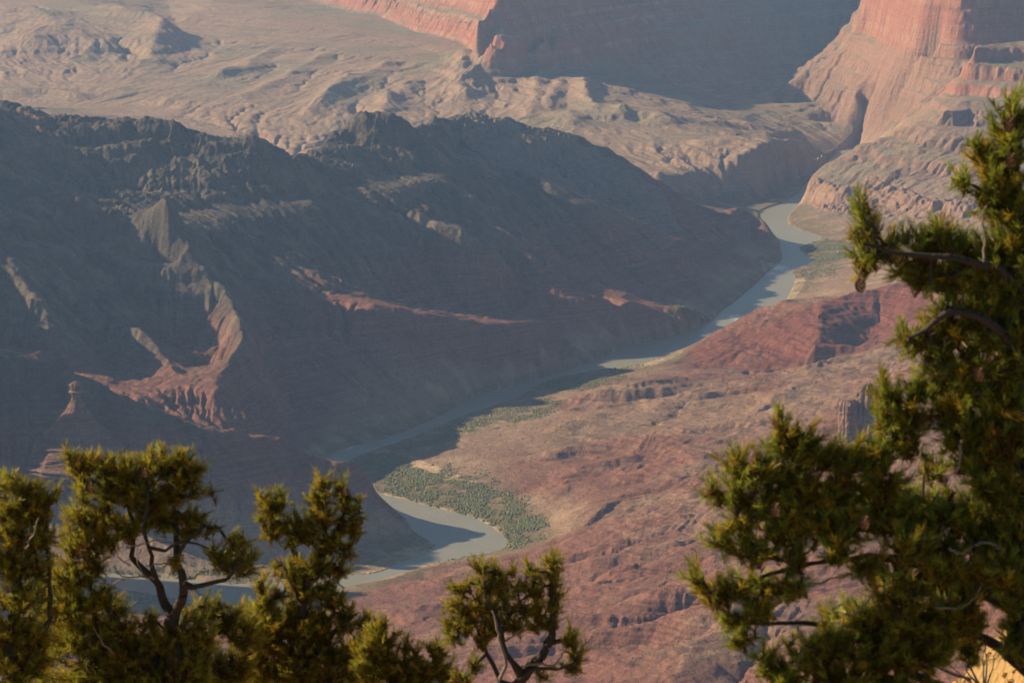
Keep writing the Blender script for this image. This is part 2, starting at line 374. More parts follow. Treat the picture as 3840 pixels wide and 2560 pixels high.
# long washes that follow the general fall of the fans and red hills
gb = Z0.copy()
for _ in range(3):
    for ax in (0, 1):
        r = 16
        c = np.cumsum(np.pad(gb, [(r + 1, r) if k == ax else (0, 0) for k in (0, 1)], mode='edge'), axis=ax, dtype=np.float64)
        gb = ((np.take(c, np.arange(2 * r + 1, c.shape[ax]), ax) - np.take(c, np.arange(0, c.shape[ax] - 2 * r - 1), ax)) / (2 * r + 1)).astype(f32)
bx, by = grad(bil(gb, TU, TV)); bs = np.sqrt(bx * bx + by * by)
wx = fbm(X / 210, Y / 210, 601, 3) * 60; wy = fbm(X / 210, Y / 210, 611, 3) * 60
for wl, amp, sd in ((150, .055, 15), (72, .075, 25), (36, .075, 35)):
    r = gully(X + wx, Y + wy, bx, by, wl, sd)
    fade = np.clip(1.6 - R_ * 0.00045 / wl * 3.0, 0, 1).astype(f32)
    Z = Z + flat * fade * np.clip(bs * 4.2, 0, 1) * f32(wl * amp) * (r - .15) * np.clip(WR['B'] * (.35 if wl > 50 else .6) + WR['F'] * 1.1 + WR['W'] * .95 + WR['R'] * .35, 0, 2.7)
for wl, amp, sd in ((190, 15.0, 83), (105, 10.0, 85), (50, 4.2, 87)):     # long parallel folds of the red hills, falling towards the river
    r = gully(X * f32(.30) + wx * .8, Y + X * f32(.10) + wy * 1.3, np.full_like(X, -1.0), np.zeros_like(X), wl, sd)
    Z = Z + flat * WR['B'] * f32(amp) * ss(.03, .16, bs) * (r - .1) * (.45 + .55 * ss(-.4, .3, fbm(X / 420, Y / 420, sd + 1, 2)))
# broken blocks along the dark crest and the crags at its far end
CRAG = inside(np.array([P(a, b, c) for a, b, c in ((1080,262,455),(1210,290,410),(1330,320,362),(1434,364,290),(1530,440,190),(1560,545,90),(1450,512,155),(1300,452,262),(1150,392,335),(1060,330,400))]), X, Y).astype(f32)
_bl = fbm(X / 70, Y / 70, 621, 4, .6)
Z = Z + np.clip(WR['R'] * 1.3 - .3, 0, 1) * ss(360, 450, Z) * (np.floor(_bl * 5) / 5 * 22 + 3)
_cg = gully(X + wx * .4, Y + wy * .4, bx, by, 62, 631); _cg2 = gully(X + wx * .3, Y + wy * .3, bx, by, 30, 633)
Z = Z + CRAG * (1 - np.abs(_cg) * 1.5) * 11 + CRAG * _cg2 * 6
CLB = inside(np.array([P(a, b, c) for a, b, c in ((1854,398,98),(1930,432,84),(2000,424,92),(2080,438,102),(2150,462,104),(2300,462,132),(2320,530,82),(2150,524,54),(2080,506,48),(1990,490,36),(1900,486,26),(1856,474,6))]), X, Y).astype(f32)
Z = Z + CLB * (1 - np.abs(fbm(X / 34, Y / 34, 641, 4, .6)) * 2.4) * 9
# small rills on the slopes between the washes
for wl, amp, sd in ((60, .040, 59), (30, .050, 71)):
    gx, gy = grad(Z)
    sl = np.sqrt(gx * gx + gy * gy)
    k = np.clip(sl * 2.0 - .2, 0, 1.1)
    r = gully(X, Y, gx, gy, wl, sd)
    fade = np.clip(1.6 - R_ * 0.00055 / wl * 3.0, 0, 1).astype(f32)
    Z = Z + flat * fade * k * f32(wl * amp) * (r - .15)
print('rills', round(time.time() - T0, 1))
# ledges: hard and soft beds weather into small steps
def ledge(Z, per, sharp, off):
    t = (Z + off) / per; i = np.floor(t); f = t - i
    s = np.clip((f - .5) * sharp + .5, 0, 1); s = s * s * (3 - 2 * s)
    return (i + s) * per - off
off = fbm(X / 700, Y / 700, 5, 3) * 14
tall = WR['W'] + WR['C'] * (X > 700)
Z = Z + np.clip(tall, 0, 1) * flat * .62 * (ledge(Z, 64.0, 3.0, off * 1.5) - Z) * np.clip(.55 + 1.2 * fbm(X / 330, Y / 330, 93, 3), 0, 1)
hard = np.clip(fbm(X / 260, Y / 260, 91, 3) * .9 + .45, 0, 1)
wl_ = flat * hard
Z = Z + wl_ * (WR['B'] * .28 + WR['R'] * .45 + WR['W'] * .55 + WR['C'] * .7 + WR['F'] * .3) * (ledge(Z, 26.0, 2.6, off) - Z)
Z = Z + wl_ * (WR['B'] * .55 + WR['R'] * .3 + WR['W'] * .3) * (ledge(Z, 9.0, 2.6, off * .6) - Z)
# broken rock on the steep faces
gx, gy = grad(Z); sl = np.sqrt(gx * gx + gy * gy)
steep = np.clip((sl - .85) * 1.5, 0, 1) * np.clip(WR['C'] + WR['G'] + WR['R'] * .6 + WR['W'] * .7 + WR['B'] * .15, 0, 1)
rock = 1 - np.abs(fbm(X / 46, Y / 46, 131, 4, .6)) * 2.2
rough = fbm(X / 22, Y / 22, 151, 3, .6)
Z = Z + flat * (steep * rock * 6 + rough * (.9 + steep * 4 + WR['R'] * 1.1 - WR['B'] * .5) + fbm(X / 9, Y / 9, 161, 2, .6) * (.5 + steep * 1.5 + WR['R'] * .5))
# river bed and shore
Z = np.where(INR, np.minimum(-0.6 - np.clip(DRIV * .12, 0, 5), Zc * 0 - .6), np.maximum(Z, 0.35 + np.clip(DRIV * .03, 0, 1.2)))

# ------------------------------------------------------------------ rock and soil colour
def mix(a, b, t): return a + (np.asarray(b, f32) - a) * t[..., None]
gx, gy = grad(Z); sl = np.sqrt(gx * gx + gy * gy)
n1 = fbm(X / 300, Y / 300, 201, 4); n2 = fbm(X / 60, Y / 60, 211, 4, .6); n3 = fbm(X / 14, Y / 14, 221, 2, .6)
zb = Z + n1 * 10 + off * .4
bed = vnoise(zb / 13, zb * 0 + 3.3, 301) * .6 + vnoise(zb / 5, zb * 0 + 7.7, 303) * .4       # colour of each bed
C_TAN = np.array([.285, .210, .158], f32)
col = np.empty(Z.shape + (3,), f32); col[:] = C_TAN
S = sum(WR[k] ** 3 for k in REG) + 1e-6
w = {k: (WR[k] ** 3 / S) for k in REG}
tan2 = mix(np.broadcast_to(C_TAN, col.shape), (.225, .190, .140), ss(-.1, .5, n1))
red = mix(np.broadcast_to(np.array([.205, .100, .074], f32), col.shape), (.235, .150, .108), ss(.0, .55, n1 + bed * .5))
red = mix(red, (.150, .074, .060), ss(.25, .7, bed) * .8)
red = mix(red, (.250, .175, .122), ss(5300, 6100, Y + n1 * 400) * ss(-.5, .3, n1 + n2 * .3) * .75)
red = mix(red, (.225, .160, .116), ss(.25, .75, fbm(X / 400, Y / 120, 231, 3) + .25 * n2) * .65)
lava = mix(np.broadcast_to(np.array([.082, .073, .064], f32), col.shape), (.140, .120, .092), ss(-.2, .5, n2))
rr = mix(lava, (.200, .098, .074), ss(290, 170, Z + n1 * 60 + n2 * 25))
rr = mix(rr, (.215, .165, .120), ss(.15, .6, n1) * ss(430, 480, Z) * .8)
redwall = mix(np.broadcast_to(np.array([.300, .142, .100], f32), col.shape), (.34, .22, .155), ss(.0, .6, bed + n2 * .4))
redwall = mix(redwall, (.24, .105, .080), ss(.15, .6, fbm(X / 25, Y / 25, 241, 3)) * .7)
wall = mix(tan2 * .86, (.185, .180, .128), ss(-.3, .5, bed + n1 * .6) * .75)
wall = mix(wall, (.255, .155, .115), ss(.6, 1.0, sl) * .8)
rw_z = ss(-15, 25, Z + n1 * 12 - np.where(X > 700, np.where(Y > 11000, 385, 322), 312))
butte = mix(wall, redwall, ss(.55, .95, sl + n2 * .1) * (.08 + .92 * rw_z))
butte[...] = np.where((ss(.55, .95, sl) > 0)[..., None], butte, wall)
fan = mix(tan2, (.27, .175, .125), ss(.75, 1.1, sl) * .6)
valley = mix(np.broadcast_to(np.array([.270, .185, .130], f32), col.shape), (.33, .25, .17), ss(.0, .5, n2))
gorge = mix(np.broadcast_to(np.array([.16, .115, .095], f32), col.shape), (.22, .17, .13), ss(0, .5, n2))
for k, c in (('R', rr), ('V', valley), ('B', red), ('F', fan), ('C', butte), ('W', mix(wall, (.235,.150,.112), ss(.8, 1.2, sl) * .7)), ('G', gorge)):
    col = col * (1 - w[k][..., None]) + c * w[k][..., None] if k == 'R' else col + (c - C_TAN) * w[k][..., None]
# sand at the water's edge, green scrub on the low banks
low = ss(26, 8, Z) * ss(170, 60, DRIV)
col = mix(col, (.40, .29, .18), ss(16, 5, DRIV + n2 * 9) * ss(7, 3, Z) * ss(-.25, .25, n1 + .15))
GREEN = ss(-.25, .2, fbm(X / 70, Y / 70, 261, 4, .6) + .12) * low * ss(4, 12, DRIV + n2 * 4) * ~INR
GREEN = GREEN * np.clip(1 - WR['C'], 0, 1) * .5
VEG = np.zeros(Z.shape, f32)
for pl, dn in (([(835,1052),(905,1045),(985,1085),(1090,1120),(1190,1165),(1262,1210),(1240,1255),(1170,1262),(1178,1240),(1140,1205),(1080,1178),(1000,1155),(930,1138),(880,1122)], 1.0),
           ([(985,1085),(1010,1065),(1120,1100),(1250,1190),(1190,1165),(1090,1120)], .35),
           ([(900,1030),(1000,990),(1090,958),(1180,925),(1290,918),(1270,960),(1150,985),(1010,1012),(940,1045)], .45),
           ([(1228,892),(1240,874),(1330,852),(1340,866),(1450,880),(1330,905)], .9), ([(1330,852),(1480,836),(1560,812),(1540,826),(1420,860)], .4),
           ([(1835,565),(1870,548),(1955,560),(1950,600),(1870,612),(1866,590)], .9), ([(1820,618),(1870,606),(1960,625),(1850,660)], .3),
           ([(1530,772),(1560,738),(1600,725),(1640,738),(1560,770)], .7), ([(1740,598),(1795,596),(1790,606),(1755,612)], .6),
           ([(150,1300),(300,1308),(520,1312),(620,1335),(430,1328),(280,1317)], .9), ([(200,1345),(300,1358),(430,1382),(400,1400),(150,1390)], .8),
           ([(930,1245),(1005,1248),(990,1262)], .7), ([(1000,1294),(1060,1282),(1100,1268),(1110,1276),(1060,1292)], .8)):
    VEG = np.maximum(VEG, inside(np.array([P(a, b, 4.0) for a, b in pl]), X, Y) * dn)
for _ in range(2):
    for ax in (0, 1):
        c = np.cumsum(np.pad(VEG, [(6, 5) if k == ax else (0, 0) for k in (0, 1)], mode='edge'), axis=ax, dtype=np.float64)
        VEG = ((np.take(c, np.arange(11, c.shape[ax]), ax) - np.take(c, np.arange(0, c.shape[ax] - 11), ax)) / 11).astype(f32)
SAND = np.zeros(Z.shape, f32)
for pl in ([(880,1131),(940,1142),(1000,1158),(1090,1178),(1140,1205),(1152,1216),(1140,1222),(1085,1194),(1000,1171),(940,1154),(880,1141)], [(1795,705),(1830,640),(1850,640),(1845,665),(1812,700)],
           [(1400,850),(1480,836),(1565,810),(1570,820),(1490,848)], [(1225,893),(1235,878),(1262,870),(1250,895)], [(800,1318),(870,1290),(930,1262),(1000,1250),(985,1268),(920,1290),(870,1316)], [(1690,755),(1740,722),(1730,740)],
           [(540,1345),(556,1338),(600,1342),(590,1350)], [(1745,610),(1792,604),(1786,612),(1756,626)], [(900,1075),(960,1062),(1100,1120),(1060,1130)]):
    SAND = np.maximum(SAND, inside(np.array([P(a, b, 1.5) for a, b in pl]), X, Y))
col = mix(col, (.50, .38, .25), SAND * ss(-.5, .1, n2 + .2))
patchy = fbm(X / 34, Y / 34, 271, 3, .6)
GREEN = np.maximum(GREEN, VEG * ss(-.35, .15, patchy + VEG * .3)) * ~INR
col = mix(col, (.085, .098, .036), np.clip(GREEN * 1.0, 0, .9))
# mottling of grit and desert scrub
col = col * (1 + n3[..., None] * .14 + n2[..., None] * .10)
col = mix(col, (.19, .17, .15), CRAG * .7)  # crags coloured paler to stand in for grazing sun on them
col = mix(col, (.27, .18, .13), CLB * .8)
RSP = inside(np.array([P(a, b, c) for a, b, c in ((1545,835,8),(1640,762,40),(1740,703,95),(1900,686,150),(2120,636,205),(2200,760,150),(2000,805,95),(1870,826,60),(1700,856,22))]), X, Y).astype(f32)
col = mix(col, col * np.array([.80, .60, .58], f32), RSP * .9)
col = np.clip(col * .95, .02, .6)

# ------------------------------------------------------------------ meshes
def new_mesh(name, co, quads, cols=None, normals=None, alpha=None):
    me = bpy.data.meshes.new(name)
    k = quads.shape[1]
    me.vertices.add(len(co)); me.vertices.foreach_set('co', np.ascontiguousarray(co, f32).ravel())
    me.loops.add(quads.size); me.loops.foreach_set('vertex_index', np.ascontiguousarray(quads, np.int32).ravel())
    me.polygons.add(len(quads)); me.polygons.foreach_set('loop_start', np.arange(0, quads.size, k, dtype=np.int32))
    me.polygons.foreach_set('use_smooth', np.ones(len(quads), bool))
    if cols is not None:
        a = me.attributes.new('tint', 'FLOAT_COLOR', 'POINT')
        a.data.foreach_set('color', np.concatenate([cols, np.ones((len(cols), 1), f32) if alpha is None else alpha[:, None]], 1).astype(f32).ravel())
    me.update(calc_edges=True)
    if normals is not None: me.normals_split_custom_set_from_vertices(normals.astype(f32))
    return me
def link(name, me, mat, parent=None, **props):
    o = bpy.data.objects.new(name, me); COL.objects.link(o)
    if mat is not None: me.materials.append(mat)
    if parent is not None: o.parent = parent
    for k, v in props.items(): o[k] = v
    return o
def nodes(m):
    m.use_nodes = True; nt = m.node_tree; nt.nodes.clear()
    return nt, (lambda t, **k: mk(nt, t, **k))
def mk(nt, t, **k):
    n = nt.nodes.new(t)
    for a, b in k.items():
        if hasattr(n, a) and a not in n.inputs: setattr(n, a, b)
        else: n.inputs[a].default_value = b
    return n
def rock_material():
    m = bpy.data.materials.new('weathered_rock'); nt, N = nodes(m); L = nt.links.new
    out = N('ShaderNodeOutputMaterial'); b = N('ShaderNodeBsdfPrincipled'); b.inputs['Roughness'].default_value = .95
    b.inputs['Specular IOR Level'].default_value = .1
    at = N('ShaderNodeAttribute'); at.attribute_name = 'tint'
    g = N('ShaderNodeNewGeometry')
    na = N('ShaderNodeTexNoise'); na.inputs['Scale'].default_value = .16; na.inputs['Detail'].default_value = 3; na.inputs['Roughness'].default_value = .7
    sc = N('ShaderNodeTexNoise'); sc.inputs['Scale'].default_value = .11; sc.inputs['Detail'].default_value = 2; sc.inputs['Roughness'].default_value = .65
    L(g.outputs['Position'], na.inputs['Vector']); L(g.outputs['Position'], sc.inputs['Vector'])
    r = N('ShaderNodeMapRange'); r.inputs['From Min'].default_value = .25; r.inputs['From Max'].default_value = .75
    r.inputs['To Min'].default_value = .72; r.inputs['To Max'].default_value = 1.28; L(na.outputs['Fac'], r.inputs['Value'])
    mu = N('ShaderNodeVectorMath', operation='SCALE'); L(at.outputs['Color'], mu.inputs[0]); L(r.outputs['Result'], mu.inputs['Scale'])
    # scattered desert scrub
    th = N('ShaderNodeMapRange'); th.inputs['From Min'].default_value = .60; th.inputs['From Max'].default_value = .68; L(sc.outputs['Fac'], th.inputs['Value'])
    sx = N('ShaderNodeSeparateXYZ'); L(g.outputs['Normal'], sx.inputs[0])
    up = N('ShaderNodeMapRange'); up.inputs['From Min'].default_value = .7; up.inputs['From Max'].default_value = .9; L(sx.outputs['Z'], up.inputs['Value'])
    pr = N('ShaderNodeMath', operation='MULTIPLY'); L(th.outputs['Result'], pr.inputs[0]); L(up.outputs['Result'], pr.inputs[1])
    p2 = N('ShaderNodeMath', operation='MULTIPLY'); L(pr.outputs[0], p2.inputs[0]); p2.inputs[1].default_value = .55
    mx = N('ShaderNodeMix', data_type='RGBA'); L(p2.outputs[0], mx.inputs['Factor']); L(mu.outputs[0], mx.inputs['A']); mx.inputs['B'].default_value = (.07, .075, .045, 1)
    # thin beds: darker and paler layers that run level round the slopes
    st = N('ShaderNodeVectorMath', operation='MULTIPLY'); L(g.outputs['Position'], st.inputs[0]); st.inputs[1].default_value = (.0035, .0035, .26)
    sn = N('ShaderNodeTexNoise'); sn.inputs['Scale'].default_value = 1.0; sn.inputs['Detail'].default_value = 3; sn.inputs['Roughness'].default_value = .65; L(st.outputs[0], sn.inputs['Vector'])
    sr = N('ShaderNodeMapRange'); sr.inputs['From Min'].default_value = .32; sr.inputs['From Max'].default_value = .66; sr.inputs['To Min'].default_value = .62; sr.inputs['To Max'].default_value = 1.22; L(sn.outputs['Fac'], sr.inputs['Value'])
    sa = N('ShaderNodeMath', operation='SUBTRACT'); L(sr.outputs['Result'], sa.inputs[0]); sa.inputs[1].default_value = 1.0
    sb = N('ShaderNodeMath', operation='MULTIPLY_ADD'); L(sa.outputs[0], sb.inputs[0]); L(at.outputs['Alpha'], sb.inputs[1]); sb.inputs[2].default_value = 1.0
    sm = N('ShaderNodeVectorMath', operation='SCALE'); L(mx.outputs['Result'], sm.inputs[0]); L(sb.outputs[0], sm.inputs['Scale'])
    L(sm.outputs[0], b.inputs['Base Color'])
    bn = N('ShaderNodeTexNoise'); bn.inputs['Scale'].default_value = .05; bn.inputs['Detail'].default_value = 6; bn.inputs['Roughness'].default_value = .72
    L(g.outputs['Position'], bn.inputs['Vector'])
    bp = N('ShaderNodeBump'); bp.inputs['Strength'].default_value = 1.0; bp.inputs['Distance'].default_value = 9.0
    L(bn.outputs['Fac'], bp.inputs['Height']); L(bp.outputs['Normal'], b.inputs['Normal'])
    L(b.outputs[0], out.inputs['Surface'])
    return m
ROCK = rock_material()
gx, gy = grad(Z)
NRM = np.stack([-gx, -gy, np.ones_like(gx)], -1); NRM /= np.linalg.norm(NRM, axis=-1, keepdims=True)
hh, ww = Z.shape
BEDS = np.clip(WR['B'] * .95 + WR['R'] * (.35 + .45 * ss(280, 150, Z)) + WR['W'] * .3 + WR['C'] * .35 + WR['F'] * .4 + WR['G'] * .6 + RSP * .5, .05, 1.3).astype(f32).ravel()
# which stretch of country each cell belongs to
riv_x = np.interp(vs, np.log(np.hypot(lbw[::-1, 0], lbw[::-1, 1])), np.arctan2(lbw[::-1, 0], lbw[::-1, 1]))
ar = np.stack([WR['R'], WR['V'], np.maximum(WR['B'], 0), WR['F'] + WR['G'] * .9, WR['W'] + WR['C'] * (X > 700), WR['C'] * (X <= 700)], 0)
RID = ar.argmax(0)
cell = RID[:-1, :-1]
ix = np.arange(hh * ww, dtype=np.int64).reshape(hh, ww)
Q = np.stack([ix[:-1, :-1], ix[:-1, 1:], ix[1:, 1:], ix[1:, :-1]], -1)
co = np.stack([X, Y, Z], -1).reshape(-1, 3); cf = col.reshape(-1, 3); nf = NRM.reshape(-1, 3)
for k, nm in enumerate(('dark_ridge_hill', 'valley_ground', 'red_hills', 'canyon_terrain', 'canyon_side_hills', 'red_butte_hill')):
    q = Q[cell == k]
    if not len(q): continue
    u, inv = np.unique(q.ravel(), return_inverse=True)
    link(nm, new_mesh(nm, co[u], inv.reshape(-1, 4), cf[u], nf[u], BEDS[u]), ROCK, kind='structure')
print('land', round(time.time() - T0, 1))

# ------------------------------------------------------------------ river
def water_material():
    m = bpy.data.materials.new('silty_water'); nt, N = nodes(m); L = nt.links.new
    out = N('ShaderNodeOutputMaterial'); b = N('ShaderNodeBsdfPrincipled')
    b.inputs['Roughness'].default_value = .36; b.inputs['Specular IOR Level'].default_value = .5; b.inputs['IOR'].default_value = 1.33
    g = N('ShaderNodeNewGeometry')
    n = N('ShaderNodeTexNoise'); n.inputs['Scale'].default_value = .016; n.inputs['Distortion'].default_value = 1.2; n.inputs['Detail'].default_value = 4; L(g.outputs['Position'], n.inputs['Vector'])
    mx = N('ShaderNodeMix', data_type='RGBA'); L(n.outputs['Fac'], mx.inputs['Factor'])
    mx.inputs['A'].default_value = (.185, .205, .172, 1); mx.inputs['B'].default_value = (.265, .262, .205, 1)
    at = N('ShaderNodeAttribute'); at.attribute_name = 'tint'
    f = N('ShaderNodeTexNoise'); f.inputs['Scale'].default_value = .09; f.inputs['Detail'].default_value = 4; f.inputs['Roughness'].default_value = .75; L(g.outputs['Position'], f.inputs['Vector'])
    a = N('ShaderNodeMath', operation='ADD'); L(f.outputs['Fac'], a.inputs[0]); L(at.outputs['Fac'], a.inputs[1])
    t = N('ShaderNodeMapRange'); t.inputs['From Min'].default_value = .90; t.inputs['From Max'].default_value = 1.10; L(a.outputs[0], t.inputs['Value'])
    m2 = N('ShaderNodeMix', data_type='RGBA'); L(t.outputs['Result'], m2.inputs['Factor']); L(mx.outputs['Result'], m2.inputs['A']); m2.inputs['B'].default_value = (.62, .62, .56, 1)
    L(m2.outputs['Result'], b.inputs['Base Color'])
    w = N('ShaderNodeTexNoise'); w.inputs['Scale'].default_value = .22; w.inputs['Detail'].default_value = 3; L(g.outputs['Position'], w.inputs['Vector'])
    bp = N('ShaderNodeBump'); bp.inputs['Strength'].default_value = .8; bp.inputs['Distance'].default_value = 1.0; L(w.outputs['Fac'], bp.inputs['Height']); L(bp.outputs['Normal'], b.inputs['Normal'])
    L(b.outputs[0], out.inputs['Surface'])
    return m
near = DRIV < 60
wc = (INR | (near & (Z < 1.5)))
wcell = wc[:-1, :-1] | wc[1:, 1:] | wc[:-1, 1:] | wc[1:, :-1]
q = Q[wcell]; u, inv = np.unique(q.ravel(), return_inverse=True)
wco = co[u].copy(); wco[:, 2] = 0
foam = np.zeros(len(u), f32)
for px, py, rad, s in ((1785, 615, 60, .62), (1770, 628, 45, .55), (1690, 728, 48, .60), (1640, 768, 30, .45), (1700, 738, 35, .5), (795, 1022, 45, .55), (1838, 340, 40, .4)):
    c = P(px, py, 0); foam = np.maximum(foam, s * np.exp(-(((wco[:, 0] - c[0]) / rad) ** 2 + ((wco[:, 1] - c[1]) / (rad * 1.6)) ** 2)))
link('river', new_mesh('river', wco, inv.reshape(-1, 4), np.repeat(foam[:, None], 3, 1), np.tile(np.array([[0, 0, 1]], f32), (len(u), 1))), water_material(), kind='structure')

# ------------------------------------------------------------------ scrub on the banks and hillsides
ICO_V = np.array([(0,0,1),(.89,0,.45),(.28,.85,.45),(-.72,.53,.45),(-.72,-.53,.45),(.28,-.85,.45),(.72,.53,-.3),(-.28,.85,-.3),(-.89,0,-.3),(-.28,-.85,-.3),(.72,-.53,-.3)])
ICO_F = np.array([(0,1,2),(0,2,3),(0,3,4),(0,4,5),(0,5,1),(1,6,2),(2,7,3),(3,8,4),(4,9,5),(5,10,1),(6,7,2),(7,8,3),(8,9,4),(9,10,5),(10,6,1)])
def scrub(name, label, n, weight, size, c1, c2, seed):
    rng = np.random.default_rng(seed)
    area = (R_ ** 2) * np.gradient(vs)[:, None] * np.gradient(us)[None, :]
    p = (weight * area).ravel(); p = np.cumsum(p) / p.sum()
    i = np.minimum(np.searchsorted(p, rng.random(n)), Z.size - 1)
    r = rng.uniform(*size, n) * rng.uniform(.6, 1.25, n)
    c = np.stack([X.ravel()[i] + rng.normal(0, 2.5, n), Y.ravel()[i] + rng.normal(0, 4, n), Z.ravel()[i] + r * .25], 1)
    k = len(ICO_V)
    v = ICO_V[None] * rng.uniform(.55, 1.3, (n, k, 1)) * r[:, None, None] * np.array([1.15, 1.15, .85]) + c[:, None]
    f = ICO_F[None] + (np.arange(n) * k)[:, None, None]
    t = np.array(c1) + (np.array(c2) - np.array(c1)) * rng.random((n, 1))
    me = new_mesh(name, v.reshape(-1, 3), f.reshape(-1, 3), np.repeat(t, k, 0))
    link(name, me, LEAFY, kind='stuff', label=label, category='scrub')
LEAFY = bpy.data.materials.new('scrub_leaves'); nt, N = nodes(LEAFY)
_o = N('ShaderNodeOutputMaterial'); _b = N('ShaderNodeBsdfPrincipled'); _b.inputs['Roughness'].default_value = .8
_a = N('ShaderNodeAttribute'); _a.attribute_name = 'tint'; nt.links.new(_a.outputs['Color'], _b.inputs['Base Color']); nt.links.new(_b.outputs[0], _o.inputs['Surface'])
inview = (np.abs(us) < .19)[None, :]
scrub('riverside_scrub', 'green tamarisk and willow scrub crowding the low river banks', 26000, VEG ** 1.3 * ss(-.1, .35, patchy * 1.2 + VEG * .15) * ~INR * inview, (.8, 2.4), (.065, .085, .026), (.150, .160, .060), 41)
scrub('desert_scrub', 'sparse dark desert scrub dotting the red hillsides', 16000, (ss(.62, .25, sl) * (.15 + WR['B'] + WR['V'] * .8) * ss(-.5, .4, n1) * ss(10, 30, DRIV)) * ~INR * inview * (Y < 9500) * (Y > 4000), (.6, 1.5), (.055, .060, .032), (.10, .095, .05), 43)
print('scrub', round(time.time() - T0, 1))

# ------------------------------------------------------------------ free-standing rocks
def ground_z(x, y):
    u, v = math.atan2(x, y), math.log(math.hypot(x, y))
    return float(Z[min(len(vs) - 1, int(np.searchsorted(vs, v))), min(len(us) - 1, int(np.searchsorted(us, u)))])
def pillar_mesh(name, prof, seed, c1, c2, sx=1.0, sy=1.0, n=40, rough=.16, slots=()):
    # a weathered rock column: ring by ring, jointed vertically and notched at every bed; prof = (height, radius, x shift)
    rng = np.random.default_rng(seed)
    pr = np.array(prof, float); zz = np.unique(np.concatenate([np.linspace(pr[0, 0], pr[-1, 0], 64), pr[:, 0]]))
    r = np.interp(zz, pr[:, 0], pr[:, 1]); xs = np.interp(zz, pr[:, 0], pr[:, 2])
    th = np.linspace(0, 2 * math.pi, n, endpoint=False)
    V, Cc = [], []
    for k, z in enumerate(zz):
        a = fbm((np.cos(th) * 1.6 + 5).astype(f32), (np.sin(th) * 1.6 + seed).astype(f32), seed, 4, .65) * 1.5
        b = fbm((np.cos(th) * 3 + z * .06).astype(f32), (np.sin(th) * 3 + z * .11).astype(f32), seed + 5, 3, .6)
        bedk = vnoise(np.array([z * .16], f32), np.array([seed * 1.7], f32), seed + 9)[0]
        q = r[k] * (1 + rough * 1.7 * a + rough * b + .045 * bedk)
        for (t0, dp) in slots: q = q * (1 - dp * np.exp(-((np.angle(np.exp(1j * (th - t0)))) / .16) ** 2))
        V.append(np.stack([xs[k] + np.cos(th) * q * sx, np.sin(th) * q * sy, np.full(n, z) + b * .8], 1))
        m = np.clip(.5 + bedk + b * .5, 0, 1)[:, None]
        Cc.append(np.array(c1) * (1 - m) + np.array(c2) * m)
    V.append(np.array([[xs[-1], 0, zz[-1] + .5]])); Cc.append(np.array([c2]))
    i = np.arange(len(zz) - 1)[:, None] * n; k = np.arange(n)[None]; k2 = (k + 1) % n
    q = np.stack([i + k, i + k2, i + n + k2, i + n + k], -1).reshape(-1, 4)
    top = (len(zz) - 1) * n; cap = np.stack([top + np.arange(n), top + (np.arange(n) + 1) % n, np.full(n, top + n), np.full(n, top + n)], 1)
    me = bpy.data.meshes.new(name)
    me.from_pydata(np.vstack(V).tolist(), [], q.tolist() + cap[:, :3].tolist())
    a = me.attributes.new('tint', 'FLOAT_COLOR', 'POINT'); cc = np.vstack(Cc)
    a.data.foreach_set('color', np.concatenate([cc, np.full((len(cc), 1), .4)], 1).astype(f32).ravel())
    return me
def rock_root(name, label, cat, p):
    o = bpy.data.objects.new(name, None); COL.objects.link(o); o.location = p; o['label'] = label; o['category'] = cat; return o
# banded pinnacle with a flat cap on the near ridge
pb = P(172, 985, 236); s_ = (1450 - 236) / 1210 * .87
rp = rock_root('rock_pinnacle', 'small banded rock pinnacle with a flat turret cap on the shaded ridge at left', 'rock pinnacle', (pb[0], pb[1], pb[2] - 34))
link('talus_cone', pillar_mesh('talus_cone', [(-40,120,0),(10,84,0),(32,56,0),(36,50,0),(58,34,1),(70,23,3),(84,15,4),(94,11,5)], 61, (.16,.09,.07), (.20,.13,.095), 1.0, .8, rough=.09, slots=((-2.4,.10),(-1.3,.08),(-.6,.1))), ROCK, rp)
for a in (0.3, 1.6, 2.9, 4.1, 5.2):
    o = link('stone_post', pillar_mesh('stone_post', [(92,3.2,0),(100,2.4,0),(106,2.8,0)], 63, (.15,.09,.07), (.22,.145,.11), n=12, rough=.2), ROCK, rp); o.location = (5 + 7 * math.cos(a), 7 * math.sin(a), 0)
link('ledge', pillar_mesh('ledge', [(104,9,5),(105.5,15,5),(108,15.5,5),(109,13,5)], 64, (.17,.11,.085), (.24,.17,.125), rough=.08), ROCK, rp)
link('cap', pillar_mesh('cap', [(108.5,11,5),(112,12,5),(118,12.5,5),(119,16,5),(121,15,5),(124,10,5),(127,4,5)], 65, (.16,.10,.08), (.24,.17,.125), rough=.10, slots=((-2.6,.2),(-1.9,.2),(-1.2,.2),(-.5,.2))), ROCK, rp)
# split sandstone tower behind the big pine
tb = P(1972, 1012, 150)
rt = rock_root('rock_tower', 'dark split sandstone tower rising behind the right pine branches', 'rock tower', (tb[0], tb[1], tb[2] - 14))
def block(nm, prof, dx, dy, seed, sx, sy, sl):
    o = link(nm, pillar_mesh(nm, prof, seed, (.17,.105,.075), (.28,.185,.125), sx, sy, rough=.13, slots=sl), ROCK, rt); o.location = (dx, dy, 0)
block('stone_column', [(-20,24,0),(20,21,0),(60,19,0),(90,17,0),(98,12,0)], -22, 6, 71, 1.0, .9, ((-1.2, .35),))
block('stone_column', [(-20,30,0),(30,26,0),(80,24,2),(112,22,3),(122,16,4),(128,8,5)], 12, 14, 73, 1.0, .9, ((-1.9, .4), (-.9, .3)))
block('stone_column', [(-20,12,0),(15,10,0),(40,7,0),(52,4,0)], 20, -18, 75, 1.0, 1.0, ())

